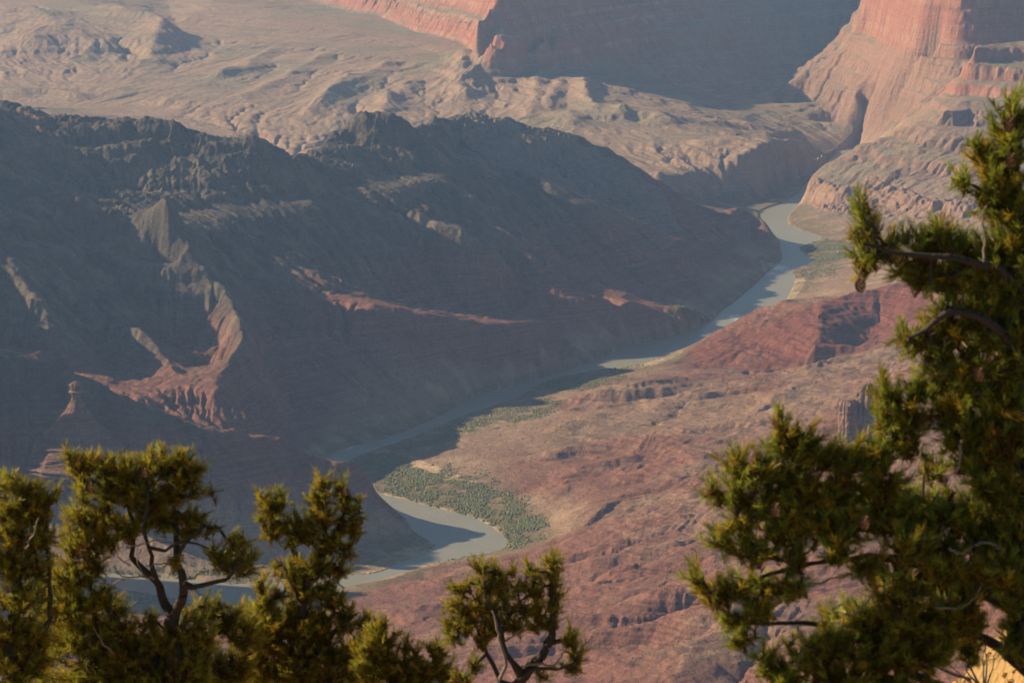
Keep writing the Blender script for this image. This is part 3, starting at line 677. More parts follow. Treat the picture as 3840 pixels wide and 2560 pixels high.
# ------------------------------------------------------------------ pinyon pines on the rim
def needle_material():
    m = bpy.data.materials.new('pine_needles'); nt, N = nodes(m); L = nt.links.new
    out = N('ShaderNodeOutputMaterial'); b = N('ShaderNodeBsdfPrincipled'); b.inputs['Roughness'].default_value = .45
    b.inputs['Specular IOR Level'].default_value = .35
    at = N('ShaderNodeAttribute'); at.attribute_name = 'tint'; L(at.outputs['Color'], b.inputs['Base Color'])
    t = N('ShaderNodeBsdfTranslucent'); L(at.outputs['Color'], t.inputs['Color'])
    mx = N('ShaderNodeMixShader'); mx.inputs[0].default_value = .5
    L(b.outputs[0], mx.inputs[1]); L(t.outputs[0], mx.inputs[2]); L(mx.outputs[0], out.inputs['Surface'])
    return m
def bark_material(name, c1, c2, scale=40):
    m = bpy.data.materials.new(name); nt, N = nodes(m); L = nt.links.new
    out = N('ShaderNodeOutputMaterial'); b = N('ShaderNodeBsdfPrincipled'); b.inputs['Roughness'].default_value = .9
    g = N('ShaderNodeTexCoord'); n = N('ShaderNodeTexNoise'); n.inputs['Scale'].default_value = scale; n.inputs['Detail'].default_value = 4
    L(g.outputs['Object'], n.inputs['Vector'])
    mx = N('ShaderNodeMix', data_type='RGBA'); L(n.outputs['Fac'], mx.inputs['Factor']); mx.inputs['A'].default_value = (*c1, 1); mx.inputs['B'].default_value = (*c2, 1)
    L(mx.outputs['Result'], b.inputs['Base Color'])
    bp = N('ShaderNodeBump'); bp.inputs['Strength'].default_value = .6; bp.inputs['Distance'].default_value = .01; L(n.outputs['Fac'], bp.inputs['Height']); L(bp.outputs['Normal'], b.inputs['Normal'])
    L(b.outputs[0], out.inputs['Surface'])
    return m
NEEDLE = needle_material()
BARK = bark_material('pine_bark', (.022, .017, .013), (.060, .047, .036))
DEAD = bark_material('weathered_wood', (.13, .10, .075), (.23, .19, .145))
CONE = bark_material('cone_scales', (.07, .032, .014), (.17, .085, .035), 120)

def unit(a): return a / (np.linalg.norm(a, axis=-1, keepdims=True) + 1e-9)
def tubes(A, B, ra, rb, sides=5):    # tapered segments from A to B
    d = unit(B - A); ref = np.where(np.abs(d[:, 2:3]) > .9, np.array([[1., 0, 0]]), np.array([[0, 0, 1.]]))
    s = unit(np.cross(d, ref)); t = np.cross(d, s)
    th = np.arange(sides) * 2 * math.pi / sides
    ring = np.cos(th)[None, :, None] * s[:, None, :] + np.sin(th)[None, :, None] * t[:, None, :]
    v = np.concatenate([A[:, None] + ring * ra[:, None, None], B[:, None] + ring * rb[:, None, None]], 1)
    k = np.arange(sides); k2 = (k + 1) % sides
    f = np.stack([k, k2, k2 + sides, k + sides], 1)
    n = len(A)
    return v.reshape(-1, 3), (f[None] + (np.arange(n) * 2 * sides)[:, None, None]).reshape(-1, 4)
def swept(name, p, r, sides=6):      # one continuous tapering twig
    d = unit(np.gradient(p, axis=0)); s = unit(np.cross(d, np.array([[.3, .2, .93]]))); t = np.cross(d, s)
    th = np.arange(sides) * 2 * math.pi / sides
    v = (p[:, None] + (np.cos(th)[None, :, None] * s[:, None] + np.sin(th)[None, :, None] * t[:, None]) * np.asarray(r)[:, None, None]).reshape(-1, 3)
    i = np.arange(len(p) - 1)[:, None] * sides; k = np.arange(sides)[None]; k2 = (k + 1) % sides
    return new_mesh(name, v, np.stack([i + k, i + k2, i + sides + k2, i + sides + k], -1).reshape(-1, 4))
def needles(rng, tips, dirs, L, W, count, colr, tcol):
    # every shoot is a bottle-brush of needles swept towards its tip
    n = len(tips); m = n * count
    ti = np.repeat(np.arange(n), count)
    d = dirs[ti]; ref = unit(rng.normal(size=(m, 3))); s = unit(np.cross(d, ref))
    t = rng.random(m) ** .8
    sl = np.repeat(L, count)
    org = tips[ti] - d * (t * sl * 1.5)[:, None]
    ang = np.radians(rng.uniform(22, 68, m)) * (.55 + .45 * t)
    nd = unit(d * np.cos(ang)[:, None] + s * np.sin(ang)[:, None] + np.array([0, 0, .10]))
    ln = sl * rng.uniform(.34, .62, m)
    side = unit(np.cross(nd, unit(rng.normal(size=(m, 3)))))
    wd = W * rng.uniform(.7, 1.3, m)
    e = org + nd * ln[:, None]; mid = org + nd * (ln * .5)[:, None] + s * (ln * .03)[:, None]
    v = np.stack([org - side * (wd * .5)[:, None], org + side * (wd * .5)[:, None], mid + side * (wd * .5)[:, None], mid - side * (wd * .5)[:, None],
                  e + side * (wd * .18)[:, None], e - side * (wd * .18)[:, None]], 1)
    f = np.array([[0, 1, 2, 3], [3, 2, 4, 5]])
    q = (f[None] + (np.arange(m) * 6)[:, None, None]).reshape(-1, 4)
    c = tcol[ti] * rng.uniform(.7, 1.3, (m, 1))
    old = (t > .72) & (rng.random(m) < .5)
    c[old] = np.array([.11, .06, .018]) * rng.uniform(.6, 1.3, (old.sum(), 1))
    return v.reshape(-1, 3), q, np.repeat(c, 6, 0)
def pine(label, dist, limbs, clumps, seed, shoot=.085, dens=1.0, cones=(), bare=(), nn=70, green=(.205, .198, .024), depth=1.0, goldp=.30):
    rng = np.random.default_rng(seed)
    px = dist / FPX                                   # metres per survey unit at this range
    pos, par, rad = [], [], []
    for limb in limbs:                                # (px, py, depth m, radius m) ...
        pts = np.array([np.append(at_dist(a, b, dist + c), r) for a, b, c, r in limb])
        if pos:
            P0 = np.array(pos); k0 = int(((P0 - pts[0, :3]) ** 2).sum(1).argmin())
        else: k0 = -1
        n = len(pts); tt = np.linspace(0, n - 1, max(2, int(np.linalg.norm(np.diff(pts[:, :3], axis=0), axis=1).sum() / .05)))
        a = np.minimum(tt.astype(int), n - 2); f = (tt - a)[:, None]
        q = pts[a] * (1 - f) + pts[a + 1] * f
        wob = np.cumsum(rng.normal(0, .006, (len(q), 3)), 0); wob -= np.linspace(0, 1, len(q))[:, None] * wob[-1]
        for i in range(len(q)):
            if i == 0 and k0 >= 0: continue
            par.append(k0 if (i <= 1 and k0 >= 0) else len(pos) - 1 if i else -1)
            pos.append(q[i, :3] + wob[i]); rad.append(q[i, 3])
    nl = len(pos)
    T, C = [], []
    for (cx, cy, rx, ry, *dz) in clumps:
        n = max(3, int(dens * 1.25 * math.pi * rx * ry * px * px / (shoot * .30) ** 2 * 1.0))
        u = unit(rng.normal(size=(n, 3))) * (rng.random((n, 1)) ** .42)
        c0 = at_dist(cx, cy, dist + (dz[0] if dz else 0))
        rz = .5 * (rx + ry) * depth
        T.append(c0 + u * np.array([rx * px, rz * px, ry * px])); C.append(np.repeat(c0[None], n, 0))
    T = np.vstack(T); C = np.vstack(C)
    base = np.array(pos[:nl])
    o = np.argsort(np.sqrt(((T[:, None, ::1] - base[None, ::3]) ** 2).sum(2)).min(1)); T, C = T[o], C[o]
    cap = nl + len(T) * 14
    PA = np.zeros((cap, 3)); PA[:nl] = base; k = nl; pr = list(par); dirs = np.zeros_like(T); leaf = []
    for i, t in enumerate(T):
        dd = ((PA[:k] - t) ** 2).sum(1); j = int(dd.argmin()); a = PA[j]; D = math.sqrt(dd[j])
        n = int(min(12, max(1, D / .05)))
        bend = rng.normal(0, .10 * D, 3) + np.array([0, 0, -.12 * D])
        prev = j
        for s in range(1, n + 1):
            f = s / n; PA[k] = a + (t - a) * f + bend * (4 * f * (1 - f)); pr.append(prev); prev = k; k += 1
        leaf.append(prev)
        tw = unit(t - PA[pr[prev]])
        dirs[i] = unit(tw * .7 + unit(t - C[i]) * .55 + np.array([0, 0, .75]) + rng.normal(0, .28, 3))
    pr = np.array(pr); PA = PA[:k]
    cnt = np.zeros(k); cnt[leaf] = 1
    for i in range(k - 1, -1, -1):
        if pr[i] >= 0: cnt[pr[i]] += cnt[i]
    R = .0021 * np.maximum(cnt, 1) ** .42
    R[:nl] = np.array(rad)
    R[nl:] = np.minimum(R[nl:], .03)
    e = np.where(pr >= 0)[0]
    root = bpy.data.objects.new('pinyon_pine', None); COL.objects.link(root)
    b0 = PA[0]; root.location = b0; root.empty_display_size = .3
    root['label'] = label; root['category'] = 'pine tree'; root['group'] = 'pinyon pines on the canyon rim'
    ra = np.where(e < nl, R[pr[e]], np.minimum(R[pr[e]], R[e] * 1.35))
    v, q = tubes(PA[pr[e]], PA[e], ra, R[e], 6)
    link('trunk', new_mesh('trunk', v - b0, q), BARK, root)
    lum = rng.uniform(0, 1, (len(T), 1))
    tc = np.array(green) * (.85 + .95 * lum)
    gold = rng.random(len(T)) < goldp
    tc[gold] = np.array([.36, .27, .028]) * rng.uniform(.7, 1.25, (gold.sum(), 1))
    dry = rng.random(len(T)) < .035
    tc[dry] = np.array([.15, .07, .018]) * rng.uniform(.7, 1.2, (dry.sum(), 1))
    Ls = shoot * rng.uniform(.75, 1.25, len(T)) * .80
    v, q, c = needles(rng, T + dirs * (Ls * .5)[:, None], dirs, Ls, .0023 * shoot / .085, nn, None, tc)
    link('crown', new_mesh('crown', v - b0, q, c), NEEDLE, root)
    for (cx, cy, dz) in cones:
        c0 = at_dist(cx, cy, dist + dz)
        link('pine_cone', cone_mesh(.019, rng), CONE, root).location = c0 - b0
    if bare:
        for tw in bare:
            pts = np.array([np.append(at_dist(a, b, dist + c), r) for a, b, c, r in tw])
            pts = np.vstack([pts[:1], chaikin(pts, 2)[1:-1], pts[-1:]])
            pts[1:-1, :3] += rng.normal(0, .004, (len(pts) - 2, 3))
            o = link('bare_twig', swept('bare_twig', pts[:, :3] - b0, pts[:, 3]), DEAD, root)
            o['label'] = 'bare grey dead twig'
    return root
def cone_mesh(r, rng):
    # an egg of overlapping woody scales
    V, Q = [], []
    for row in range(7):
        a = -1 + 2 * (row + .5) / 7; rr = r * math.sqrt(max(.05, 1 - a * a * .85)); z = a * r * 1.25
        for s in range(8):
            th = (s + .5 * (row % 2)) * math.pi / 4
            c = np.array([math.cos(th), math.sin(th), 0]); t = np.array([-math.sin(th), math.cos(th), 0])
            b = len(V)
            V += [c * rr * .35 + [0, 0, z - .2 * r], c * rr * .9 - t * rr * .4 + [0, 0, z - .1 * r], c * rr * 1.15 + [0, 0, z + .25 * r], c * rr * .9 + t * rr * .4 + [0, 0, z - .1 * r]]
            Q.append((b, b + 1, b + 2, b + 3))
    return new_mesh('pine_cone', np.array(V), np.array(Q))

right_limbs = [
 [(2420,2300,0,.085),(2425,1800,0,.080),(2410,1500,0,.072),(2400,1200,.05,.060),(2385,900,.05,.046),(2370,600,0,.030),(2345,380,0,.016),(2325,250,0,.008)],
 [(2410,1480,.1,.034),(2330,1400,.1,.029),(2240,1345,.08,.023),(2130,1290,.06,.016),(2030,1270,.05,.011),(1900,1285,0,.008),(1800,1300,0,.008),(1680,1350,0,.006)],
 [(2410,1600,.2,.024),(2280,1480,.25,.020),(2120,1420,.2,.020),(1990,1410,.1,.015),(1860,1430,.1,.010),(1720,1430,.05,.006)],
 [(2400,1250,.1,.030),(2300,1170,.2,.024),(2150,1150,.2,.018),(1980,1120,.1,.013),(1830,1100,.1,.010),(1700,1120,0,.006)],
 [(2390,1050,0,.026),(2280,980,.1,.020),(2150,960,.1,.014),(2040,960,.05,.008)],
 [(2380,860,0,.024),(2290,760,-.1,.018),(2180,720,-.1,.013),(2090,775,-.1,.007)],
 [(2372,680,0,.020),(2290,620,-.1,.016),(2180,600,-.15,.012),(2060,590,-.15,.009),(1985,560,-.15,.006)],
 [(2360,520,0,.014),(2290,450,0,.009),(2210,412,0,.005)],
 [(2420,1750,.2,.026),(2250,1600,.25,.018),(2050,1520,.2,.018),(1880,1500,.1,.010),(1770,1530,.1,.006)],
 [(1980,1120,.1,.010),(1900,1060,.1,.008),(1800,990,.1,.005)]]
right_clumps = [(2325,290,50,80),(2300,390,70,70),(2250,350,30,35),(2212,415,28,25),(2330,500,60,80),(2270,450,40,40),
 (1978,490,26,34),(1985,545,38,45),(2040,565,50,42),(2110,570,55,45),(2175,545,45,45),(2120,625,70,40),(2190,640,70,45),(1985,605,30,35),(2255,600,70,70),(2330,620,50,110),
 (2075,770,32,26),(2130,775,45,40),(2180,745,60,55),(2260,740,70,70),(2330,800,55,110),(2170,830,45,45),(2230,860,70,65),(2320,960,60,120),
 (2200,940,65,60),(2280,1010,70,70),(2110,900,40,40),(2040,905,36,42),(2030,965,34,40),(2085,960,50,45),(2075,1020,50,40),
 (1785,968,26,26),(1800,1010,44,38),(1850,1020,42,36),(1900,1050,60,36),(1960,1045,45,42),(2010,1050,40,50),
 (1690,1070,36,36),(1740,1080,50,45),(1820,1090,60,45),(1640,1130,30,26),(1690,1140,50,34),(1770,1150,60,40),(1860,1140,70,45),(1950,1120,60,45),(2030,1110,60,50),
 (2250,1110,50,50),(2320,1130,50,70),(2180,1180,70,45),(2080,1190,70,50),(1985,1200,70,45),(1890,1210,70,40),(1790,1210,60,40),(1700,1200,45,36),(1655,1240,32,28),
 (1730,1260,55,34),(1820,1270,50,30),(2260,1220,70,60),(2330,1260,40,70),(2150,1260,60,40),(2330,1370,40,60),(2290,1300,60,50,-.1),(2180,1300,60,36,-.1),(2100,1250,60,40,-.1),(2000,1300,50,26,-.1),(1930,1260,50,30,-.1),(2330,1480,30,40),(2220,1500,40,30,.2),(2340,1440,30,50,.1),
 (1602,1330,22,34),(1640,1360,44,30),(1700,1350,44,34),(1770,1340,50,34),(1820,1350,34,30),(1690,1420,44,36),(1740,1400,40,34),(1700,1470,30,26),
 (2060,1370,70,50),(2000,1430,70,50),(2130,1420,80,55),(2210,1390,60,50),(1920,1470,70,45),(1860,1500,60,40),(2020,1500,90,55),(2130,1500,70,50),(2230,1440,40,30),
 (2200,1010,50,30),(2330,700,40,80,.3),(2270,680,60,60,.3),(2330,900,50,100,.3),(2250,930,70,60,.3),(2180,880,50,50,.3),(2300,1070,70,70,.3),(2230,1180,90,50,.3),(2310,1220,60,70,.3),
 (2100,1160,90,50,.3),(1950,1170,90,50,.3),(1830,1180,80,50,.3),(2180,1320,90,50,.25),(2290,1330,70,60,.25),(2080,1320,90,40,.2),(2190,1450,90,50,.3),(2060,1450,100,50,.3),(1930,1420,60,40,.2),(2150,1070,40,24,.2),(2240,1060,50,40),
 (1765,1525,38,36),(1810,1550,50,30),(1930,1550,90,40),(2060,1570,80,40),(2100,1650,160,60),(1850,1640,140,60)]
right_bare = [[(2230,1560,.1,.006),(2150,1530,.1,.005),(2080,1490,.1,.004),(2120,1440,.1,.003)],[(2090,1490,.1,.004),(2110,1470,.05,.003),(2105,1450,.05,.002)],
 [(2150,1390,-.1,.005),(2200,1400,-.1,.004),(2240,1370,-.1,.003),(2255,1340,-.1,.002)],[(1870,1345,-.1,.005),(1910,1330,-.1,.004),(1960,1320,-.1,.003)],
 [(2180,1260,-.15,.005),(2210,1270,-.15,.004),(2235,1255,-.15,.003)],[(2240,1250,-.15,.005),(2280,1245,-.15,.004),(2310,1270,-.15,.003)],
 [(2260,600,-.15,.005),(2262,540,-.15,.004),(2255,500,-.15,.003),(2264,470,-.15,.002)],[(2210,1010,-.1,.006),(2205,1060,-.1,.005),(2195,1090,-.1,.003)],
 [(2120,1020,-.2,.004),(2112,1060,-.2,.003),(2100,1090,-.2,.002)],
 [(1830,1440,-.1,.004),(1850,1490,-.1,.003),(1830,1520,-.1,.002)],[(1960,1410,-.1,.004),(2000,1375,-.1,.004),(2008,1345,-.1,.002)]]
pine('large sunlit pinyon pine with cones filling the right side of the view', 10.0, right_limbs, right_clumps, 3, .092, 1.0,
     [(1976,655,-.3),(2322,368,-.3),(2318,288,-.35),(1780,1170,-.3),(2248,860,-.35),(1985,1200,-.35)], right_bare, 84, (.180, .200, .026), 1.0, .25)

left_limbs = [
 [(398,2200,0,.065),(396,1700,0,.055),(395,1500,0,.046),(394,1425,0,.040)],
 [(394,1430,0,.028),(372,1375,.05,.024),(352,1320,.05,.020),(300,1270,.05,.014),(302,1200,0,.011),(280,1110,0,.007)],
 [(394,1430,0,.030),(415,1380,0,.026),(422,1330,-.05,.022),(408,1270,-.05,.017),(404,1200,0,.013),(395,1110,0,.008),(400,1060,0,.005)],
 [(420,1350,-.05,.015),(460,1345,-.1,.013),(520,1330,-.1,.010),(560,1290,-.1,.006)],
 [(396,1600,0,.034),(330,1480,.1,.028),(260,1420,.15,.022),(200,1350,.15,.016),(180,1200,.1,.010),(170,1080,.1,.006)],
 [(352,1320,.05,.012),(330,1220,-.1,.010),(340,1130,-.1,.006)],[(408,1270,-.05,.010),(440,1230,-.1,.007),(480,1205,-.1,.004)],
 [(360,1290,-.1,.009),(400,1245,-.15,.008),(440,1240,-.15,.006),(480,1260,-.15,.004)]]
left_clumps = [(160,1052,24,20),(185,1075,36,34),(245,1065,50,34),(300,1090,50,40),(355,1070,50,40),(410,1050,30,28),(420,1085,40,34),(240,1130,66,42),(330,1140,70,44),(410,1130,44,36),
 (458,1078,16,16),(470,1128,22,12),(200,1190,60,40),(290,1200,70,34),(370,1190,50,34),(430,1190,40,26),(440,1220,46,20),(488,1212,20,12),
 (180,1250,50,40),(240,1240,40,30),(170,1320,60,46),(215,1300,36,30),(160,1400,70,50),(230,1370,34,30),(100,1380,30,40),(180,1480,80,50),(280,1440,44,30),(340,1430,26,22),(396,1290,20,16,-.1),
 (300,1500,70,40),(390,1470,50,36),(450,1440,34,36),(475,1470,34,30),(240,1550,90,44),(350,1560,80,44),(440,1550,66,50),(150,1580,80,50),(320,1650,200,60),
 (480,1400,40,34,.3),(440,1500,60,60,.3),(520,1560,50,40,.3),(60,1500,80,70,.3),(130,1350,40,40,.3),(230,1520,60,50,.2),(520,1420,40,40,.3),(560,1460,40,50,.3),(540,1530,50,50,.3),(480,1540,50,50,.3),(380,1500,60,50,.2),(120,1440,60,50,.2),(210,1440,60,50,.2),(330,1490,60,50,.2),(260,1390,40,26,.2),(420,1420,26,24,.2),(545,1250,34,30),(520,1290,34,30),(565,1290,30,34),(495,1270,20,20)]
left_bare = [[(352,1330,-.15,.006),(320,1320,-.15,.005),(285,1330,-.15,.004),(260,1300,-.15,.003)],[(330,1325,-.15,.004),(315,1290,-.15,.003),(322,1262,-.15,.002)],
 [(290,1260,-.1,.005),(330,1245,-.12,.004),(380,1240,-.12,.004),(425,1250,-.12,.003)],[(285,1330,-.15,.004),(250,1345,-.15,.003),(225,1330,-.15,.002)],
 [(300,1300,-.15,.004),(270,1280,-.15,.003),(265,1245,-.15,.002)],[(420,1340,-.1,.005),(445,1320,-.1,.004),(480,1310,-.1,.003)],[(400,1300,-.1,.005),(375,1290,-.1,.004),(345,1300,-.1,.003)],
 [(60,1560,-.1,.006),(25,1530,-.1,.005),(10,1500,-.1,.003)],[(260,1500,-.1,.006),(230,1470,-.1,.005),(215,1440,-.1,.003)],[(440,1350,-.1,.004),(470,1372,-.1,.003),(478,1400,-.1,.002)]]
pine('tall pinyon pine with forked dark trunk and bare inner twigs standing near left', 14.0, left_limbs, left_clumps, 5, .088, .95, [(205,1118,-.3),(330,1085,-.3)], left_bare, 70)
pine('pinyon pine cut by the left edge beside the forked trunk', 13.4,
     [[(40,2200,0,.06),(35,1700,0,.05),(30,1450,0,.035),(45,1250,0,.018),(55,1130,0,.007)],[(32,1500,0,.02),(-40,1350,0,.014),(-20,1150,0,.007)],[(34,1550,0,.02),(100,1440,0,.014),(110,1280,0,.008),(112,1150,0,.005)]],
     [(14,1105,26,24),(60,1120,34,26),(105,1130,32,30),(20,1160,46,36),(80,1170,50,36),(40,1220,60,40),(100,1230,36,40),(20,1290,56,44),(85,1300,46,40),(40,1370,70,46),(30,1450,70,46),(90,1470,44,40),
      (40,1530,80,46),(-40,1250,40,90),(-40,1450,40,100),(60,1620,120,60)], 7, .088, 1.0, [], [[(60,1260,-.3,.005),(80,1225,-.3,.004),(88,1190,-.3,.003)]], 70)
pine('pinyon pine with two pointed tops between the forked pine and the river bend', 14.6,
     [[(690,2200,0,.06),(690,1700,0,.05),(692,1500,0,.036),(700,1380,0,.026),(735,1270,0,.018),(742,1170,0,.012),(738,1105,0,.005)],[(700,1380,0,.018),(680,1290,.05,.013),(648,1220,.05,.008),(618,1150,.05,.004)],
      [(692,1500,0,.02),(640,1430,0,.013),(590,1380,0,.007)],[(735,1270,0,.012),(780,1200,0,.009),(800,1140,0,.005)],[(692,1540,0,.02),(770,1460,0,.012),(800,1400,0,.006)]],
     [(606,1148,26,20),(640,1150,26,24),(622,1180,34,24),(650,1205,30,22),(738,1108,20,20),(775,1118,20,18),(735,1145,34,28),(790,1145,30,26),(740,1190,44,32),(815,1180,20,34),(790,1205,34,26),(820,1225,22,14),
      (690,1230,44,30),(690,1200,20,26),(755,1250,44,32),(800,1265,26,18),(620,1220,26,24),(720,1300,56,34),(660,1310,34,30),(780,1310,26,24),(690,1360,60,36),(760,1365,44,34),(600,1340,22,20),
      (560,1420,34,40,.2),(600,1560,50,40,.2),(680,1540,60,40),(780,1560,50,40),(590,1440,40,40),(580,1520,50,50),(620,1380,40,30),(690,1440,60,40),(840,1440,24,40),(850,1540,50,50,.2),(640,1420,60,40),(720,1430,60,44),(790,1420,34,40),(600,1470,50,40),(680,1490,70,40),(760,1500,60,40),(800,1510,30,44),(640,1550,80,44),(740,1570,90,40),(820,1480,20,24)], 9, .088, .95, [(790,1128,-.3)],
     [[(690,1390,-.1,.006),(668,1350,-.1,.005),(650,1300,-.1,.004)],[(790,1350,-.15,.004),(765,1330,-.15,.004),(740,1330,-.15,.003)]], 70)
pine('low small pinyon pine in shade at the bottom between two larger pines', 14.2,
     [[(930,2200,0,.05),(930,1700,0,.04),(915,1580,0,.025),(890,1500,0,.012),(868,1440,0,.005)],[(920,1600,0,.02),(980,1540,0,.012),(1010,1490,0,.005)],[(915,1580,0,.012),(930,1510,0,.007),(938,1470,0,.004)]],
     [(840,1500,40,40),(920,1540,40,36),(985,1540,36,30),(868,1432,26,24),(860,1470,38,30),(890,1470,34,34),(930,1485,16,24),(885,1520,40,30),(850,1540,40,30),(960,1500,16,20),(1005,1490,26,26),(1010,1530,36,30),(965,1555,40,24),(900,1580,60,30),(1040,1560,30,30),(960,1640,120,50)], 11, .085, .95, [], [], 66)
pine('small round topped pinyon pine on a pale crooked trunk at bottom centre', 14.0,
     [[(1130,2200,0,.06),(1140,1750,0,.045),(1160,1590,0,.034),(1190,1545,0,.030),(1235,1490,0,.024),(1250,1440,0,.020),(1252,1390,0,.014),(1262,1330,0,.008),(1270,1290,0,.004)],
      [(1190,1545,0,.016),(1165,1500,-.05,.014),(1150,1440,-.05,.012),(1128,1390,-.05,.009),(1112,1330,-.05,.005)],[(1165,1590,0,.014),(1120,1500,.05,.011),(1098,1440,.05,.008),(1070,1390,.05,.005)],
      [(1240,1480,0,.010),(1290,1470,0,.007),(1318,1490,0,.004)],[(1170,1580,0,.013),(1230,1530,-.05,.010),(1285,1530,-.05,.007),(1322,1520,-.05,.004)],[(1150,1440,-.05,.007),(1185,1380,0,.005),(1190,1330,0,.003)]],
     [(1108,1300,30,22),(1150,1318,26,22),(1178,1310,16,14),(1222,1310,28,20),(1268,1285,20,20),(1275,1315,22,24),(1060,1350,28,22),(1110,1345,38,26),(1165,1355,40,28),(1225,1350,38,28),(1280,1350,18,26),
      (1045,1390,30,22),(1095,1390,40,26),(1150,1400,40,26),(1210,1400,40,26),(1265,1390,26,26),(1030,1430,22,20),(1075,1430,40,22),(1130,1440,36,22),(1180,1435,34,20),(1235,1430,34,22),(1270,1425,18,16),
      (1040,1465,20,14),(1100,1470,34,16),(1310,1460,26,24),(1322,1495,24,20),(1318,1530,26,18),(1250,1545,20,14),(1090,1530,24,18),(1060,1560,24,20)], 13, .085, .95, [],
     [[(1150,1560,-.1,.010),(1165,1520,-.12,.009),(1150,1470,-.12,.008),(1138,1430,-.12,.006),(1130,1400,-.12,.004)],[(1200,1530,-.1,.008),(1240,1520,-.12,.007),(1285,1535,-.12,.005)],[(1262,1530,-.12,.005),(1290,1510,-.12,.004),(1300,1490,-.12,.003)],
      [(1160,1470,-.1,.005),(1195,1450,-.1,.004),(1215,1430,-.1,.003)]], 66)

# ------------------------------------------------------------------ the rim the trees grow on
def rim_z(x, y):
    r = np.hypot(x, y)
    prof_r = [0, 2, 6, 10, 16, 24, 40, 80, 200, 600, 1500, 2400, 2800]
    prof_z = [1448.4, 1448.2, 1446.9, 1445.3, 1442.7, 1439, 1429, 1398, 1300, 1000, 560, 170, 20]
    z = np.interp(r, prof_r, prof_z)
    knoll = 3.0 * ss(1.55, 3.4, x + .12 * (y - 16)) * np.exp(-((y - 17.0) / 3.2) ** 2) * ss(9, 5, x)
    n = fbm((x * .9).astype(f32), (y * .9).astype(f32), 501, 5, .6) * .10 * np.clip(r / 6, 0, 1) + fbm((x / 40).astype(f32), (y / 40).astype(f32), 511, 5, .55) * np.clip((r - 25) * .15, 0, 16)
    return z + knoll + n
ru = np.concatenate([np.linspace(-math.pi, .1, 90)[:-1], np.linspace(.1, .32, 240)[:-1], np.linspace(.32, math.pi, 80)])
rrr = np.concatenate([np.geomspace(.4, 11, 40)[:-1], np.linspace(11, 22, 220)[:-1], np.geomspace(22, 2760, 90)])
GX = np.sin(ru)[None] * rrr[:, None]; GY = np.cos(ru)[None] * rrr[:, None]; GZ = rim_z(GX, GY)
def rim_material():
    m = bpy.data.materials.new('golden_limestone'); nt, N = nodes(m); L = nt.links.new
    out = N('ShaderNodeOutputMaterial'); b = N('ShaderNodeBsdfPrincipled'); b.inputs['Roughness'].default_value = .95
    g = N('ShaderNodeNewGeometry')
    n = N('ShaderNodeTexNoise'); n.inputs['Scale'].default_value = 5; n.inputs['Detail'].default_value = 8; n.inputs['Roughness'].default_value = .7; L(g.outputs['Position'], n.inputs['Vector'])
    v = N('ShaderNodeTexVoronoi'); v.inputs['Scale'].default_value = 16; L(g.outputs['Position'], v.inputs['Vector'])
    mx = N('ShaderNodeMix', data_type='RGBA'); L(n.outputs['Fac'], mx.inputs['Factor']); mx.inputs['A'].default_value = (.24, .14, .045, 1); mx.inputs['B'].default_value = (.50, .33, .12, 1)
    L(mx.outputs['Result'], b.inputs['Base Color'])
    ad = N('ShaderNodeMath', operation='SUBTRACT'); L(n.outputs['Fac'], ad.inputs[0]); L(v.outputs['Distance'], ad.inputs[1])
    bp = N('ShaderNodeBump'); bp.inputs['Strength'].default_value = 1; bp.inputs['Distance'].default_value = .06; L(ad.outputs[0], bp.inputs['Height']); L(bp.outputs['Normal'], b.inputs['Normal'])
    L(b.outputs[0], out.inputs['Surface']); return m
_i = np.arange(GX.size).reshape(GX.shape)
_q = np.stack([_i[:-1, :-1], _i[:-1, 1:], _i[1:, 1:], _i[1:, :-1]], -1).reshape(-1, 4)
RIM = rim_material()
link('rim_ground', new_mesh('rim_ground', np.stack([GX, GY, GZ], -1).reshape(-1, 3), _q), RIM, kind='structure')
# loose stones on the rim and a dry shrub at its edge
rng = np.random.default_rng(31)
def stone(r):
    th = rng.random(3)
    ico = np.array([(0,0,1),(.89,0,.45),(.28,.85,.45),(-.72,.53,.45),(-.72,-.53,.45),(.28,-.85,.45),(.72,.53,-.45),(-.28,.85,-.45),(-.89,0,-.45),(-.28,-.85,-.45),(.72,-.53,-.45),(0,0,-1)])
    fc = np.array([(0,1,2),(0,2,3),(0,3,4),(0,4,5),(0,5,1),(1,6,2),(2,7,3),(3,8,4),(4,9,5),(5,10,1),(6,7,2),(7,8,3),(8,9,4),(9,10,5),(10,6,1),(11,7,6),(11,8,7),(11,9,8),(11,10,9),(11,6,10)])
    return ico * r * rng.uniform(.6, 1.2, (12, 1)) * np.array([1, rng.uniform(.6, 1), rng.uniform(.4, .8)]), fc
SV, SQ, nb = [], [], 0
for _ in range(1500):
    x, y = rng.uniform(2.2, 4.2), rng.uniform(13, 20)
    v, f = stone(rng.uniform(.008, .04) if rng.random() < .93 else rng.uniform(.04, .09))
    SV.append(v + np.array([x, y, float(rim_z(np.array([x]), np.array([y]))[0]) + .004])); SQ.append(f + nb); nb += 12
me = new_mesh('rubble', np.vstack(SV), np.vstack(SQ)); me.polygons.foreach_set('use_smooth', np.zeros(len(me.polygons), bool))
link('rubble', me, RIM, kind='stuff', label='golden stone rubble strewn over the rim corner', category='rubble')
sh0 = at_dist(2262, 1590, 14.6)
sh = bpy.data.objects.new('dry_shrub', None); COL.objects.link(sh); sh.location = sh0
sh['label'] = 'leafless grey shrub with crooked stems beside the golden rim corner'; sh['category'] = 'shrub'
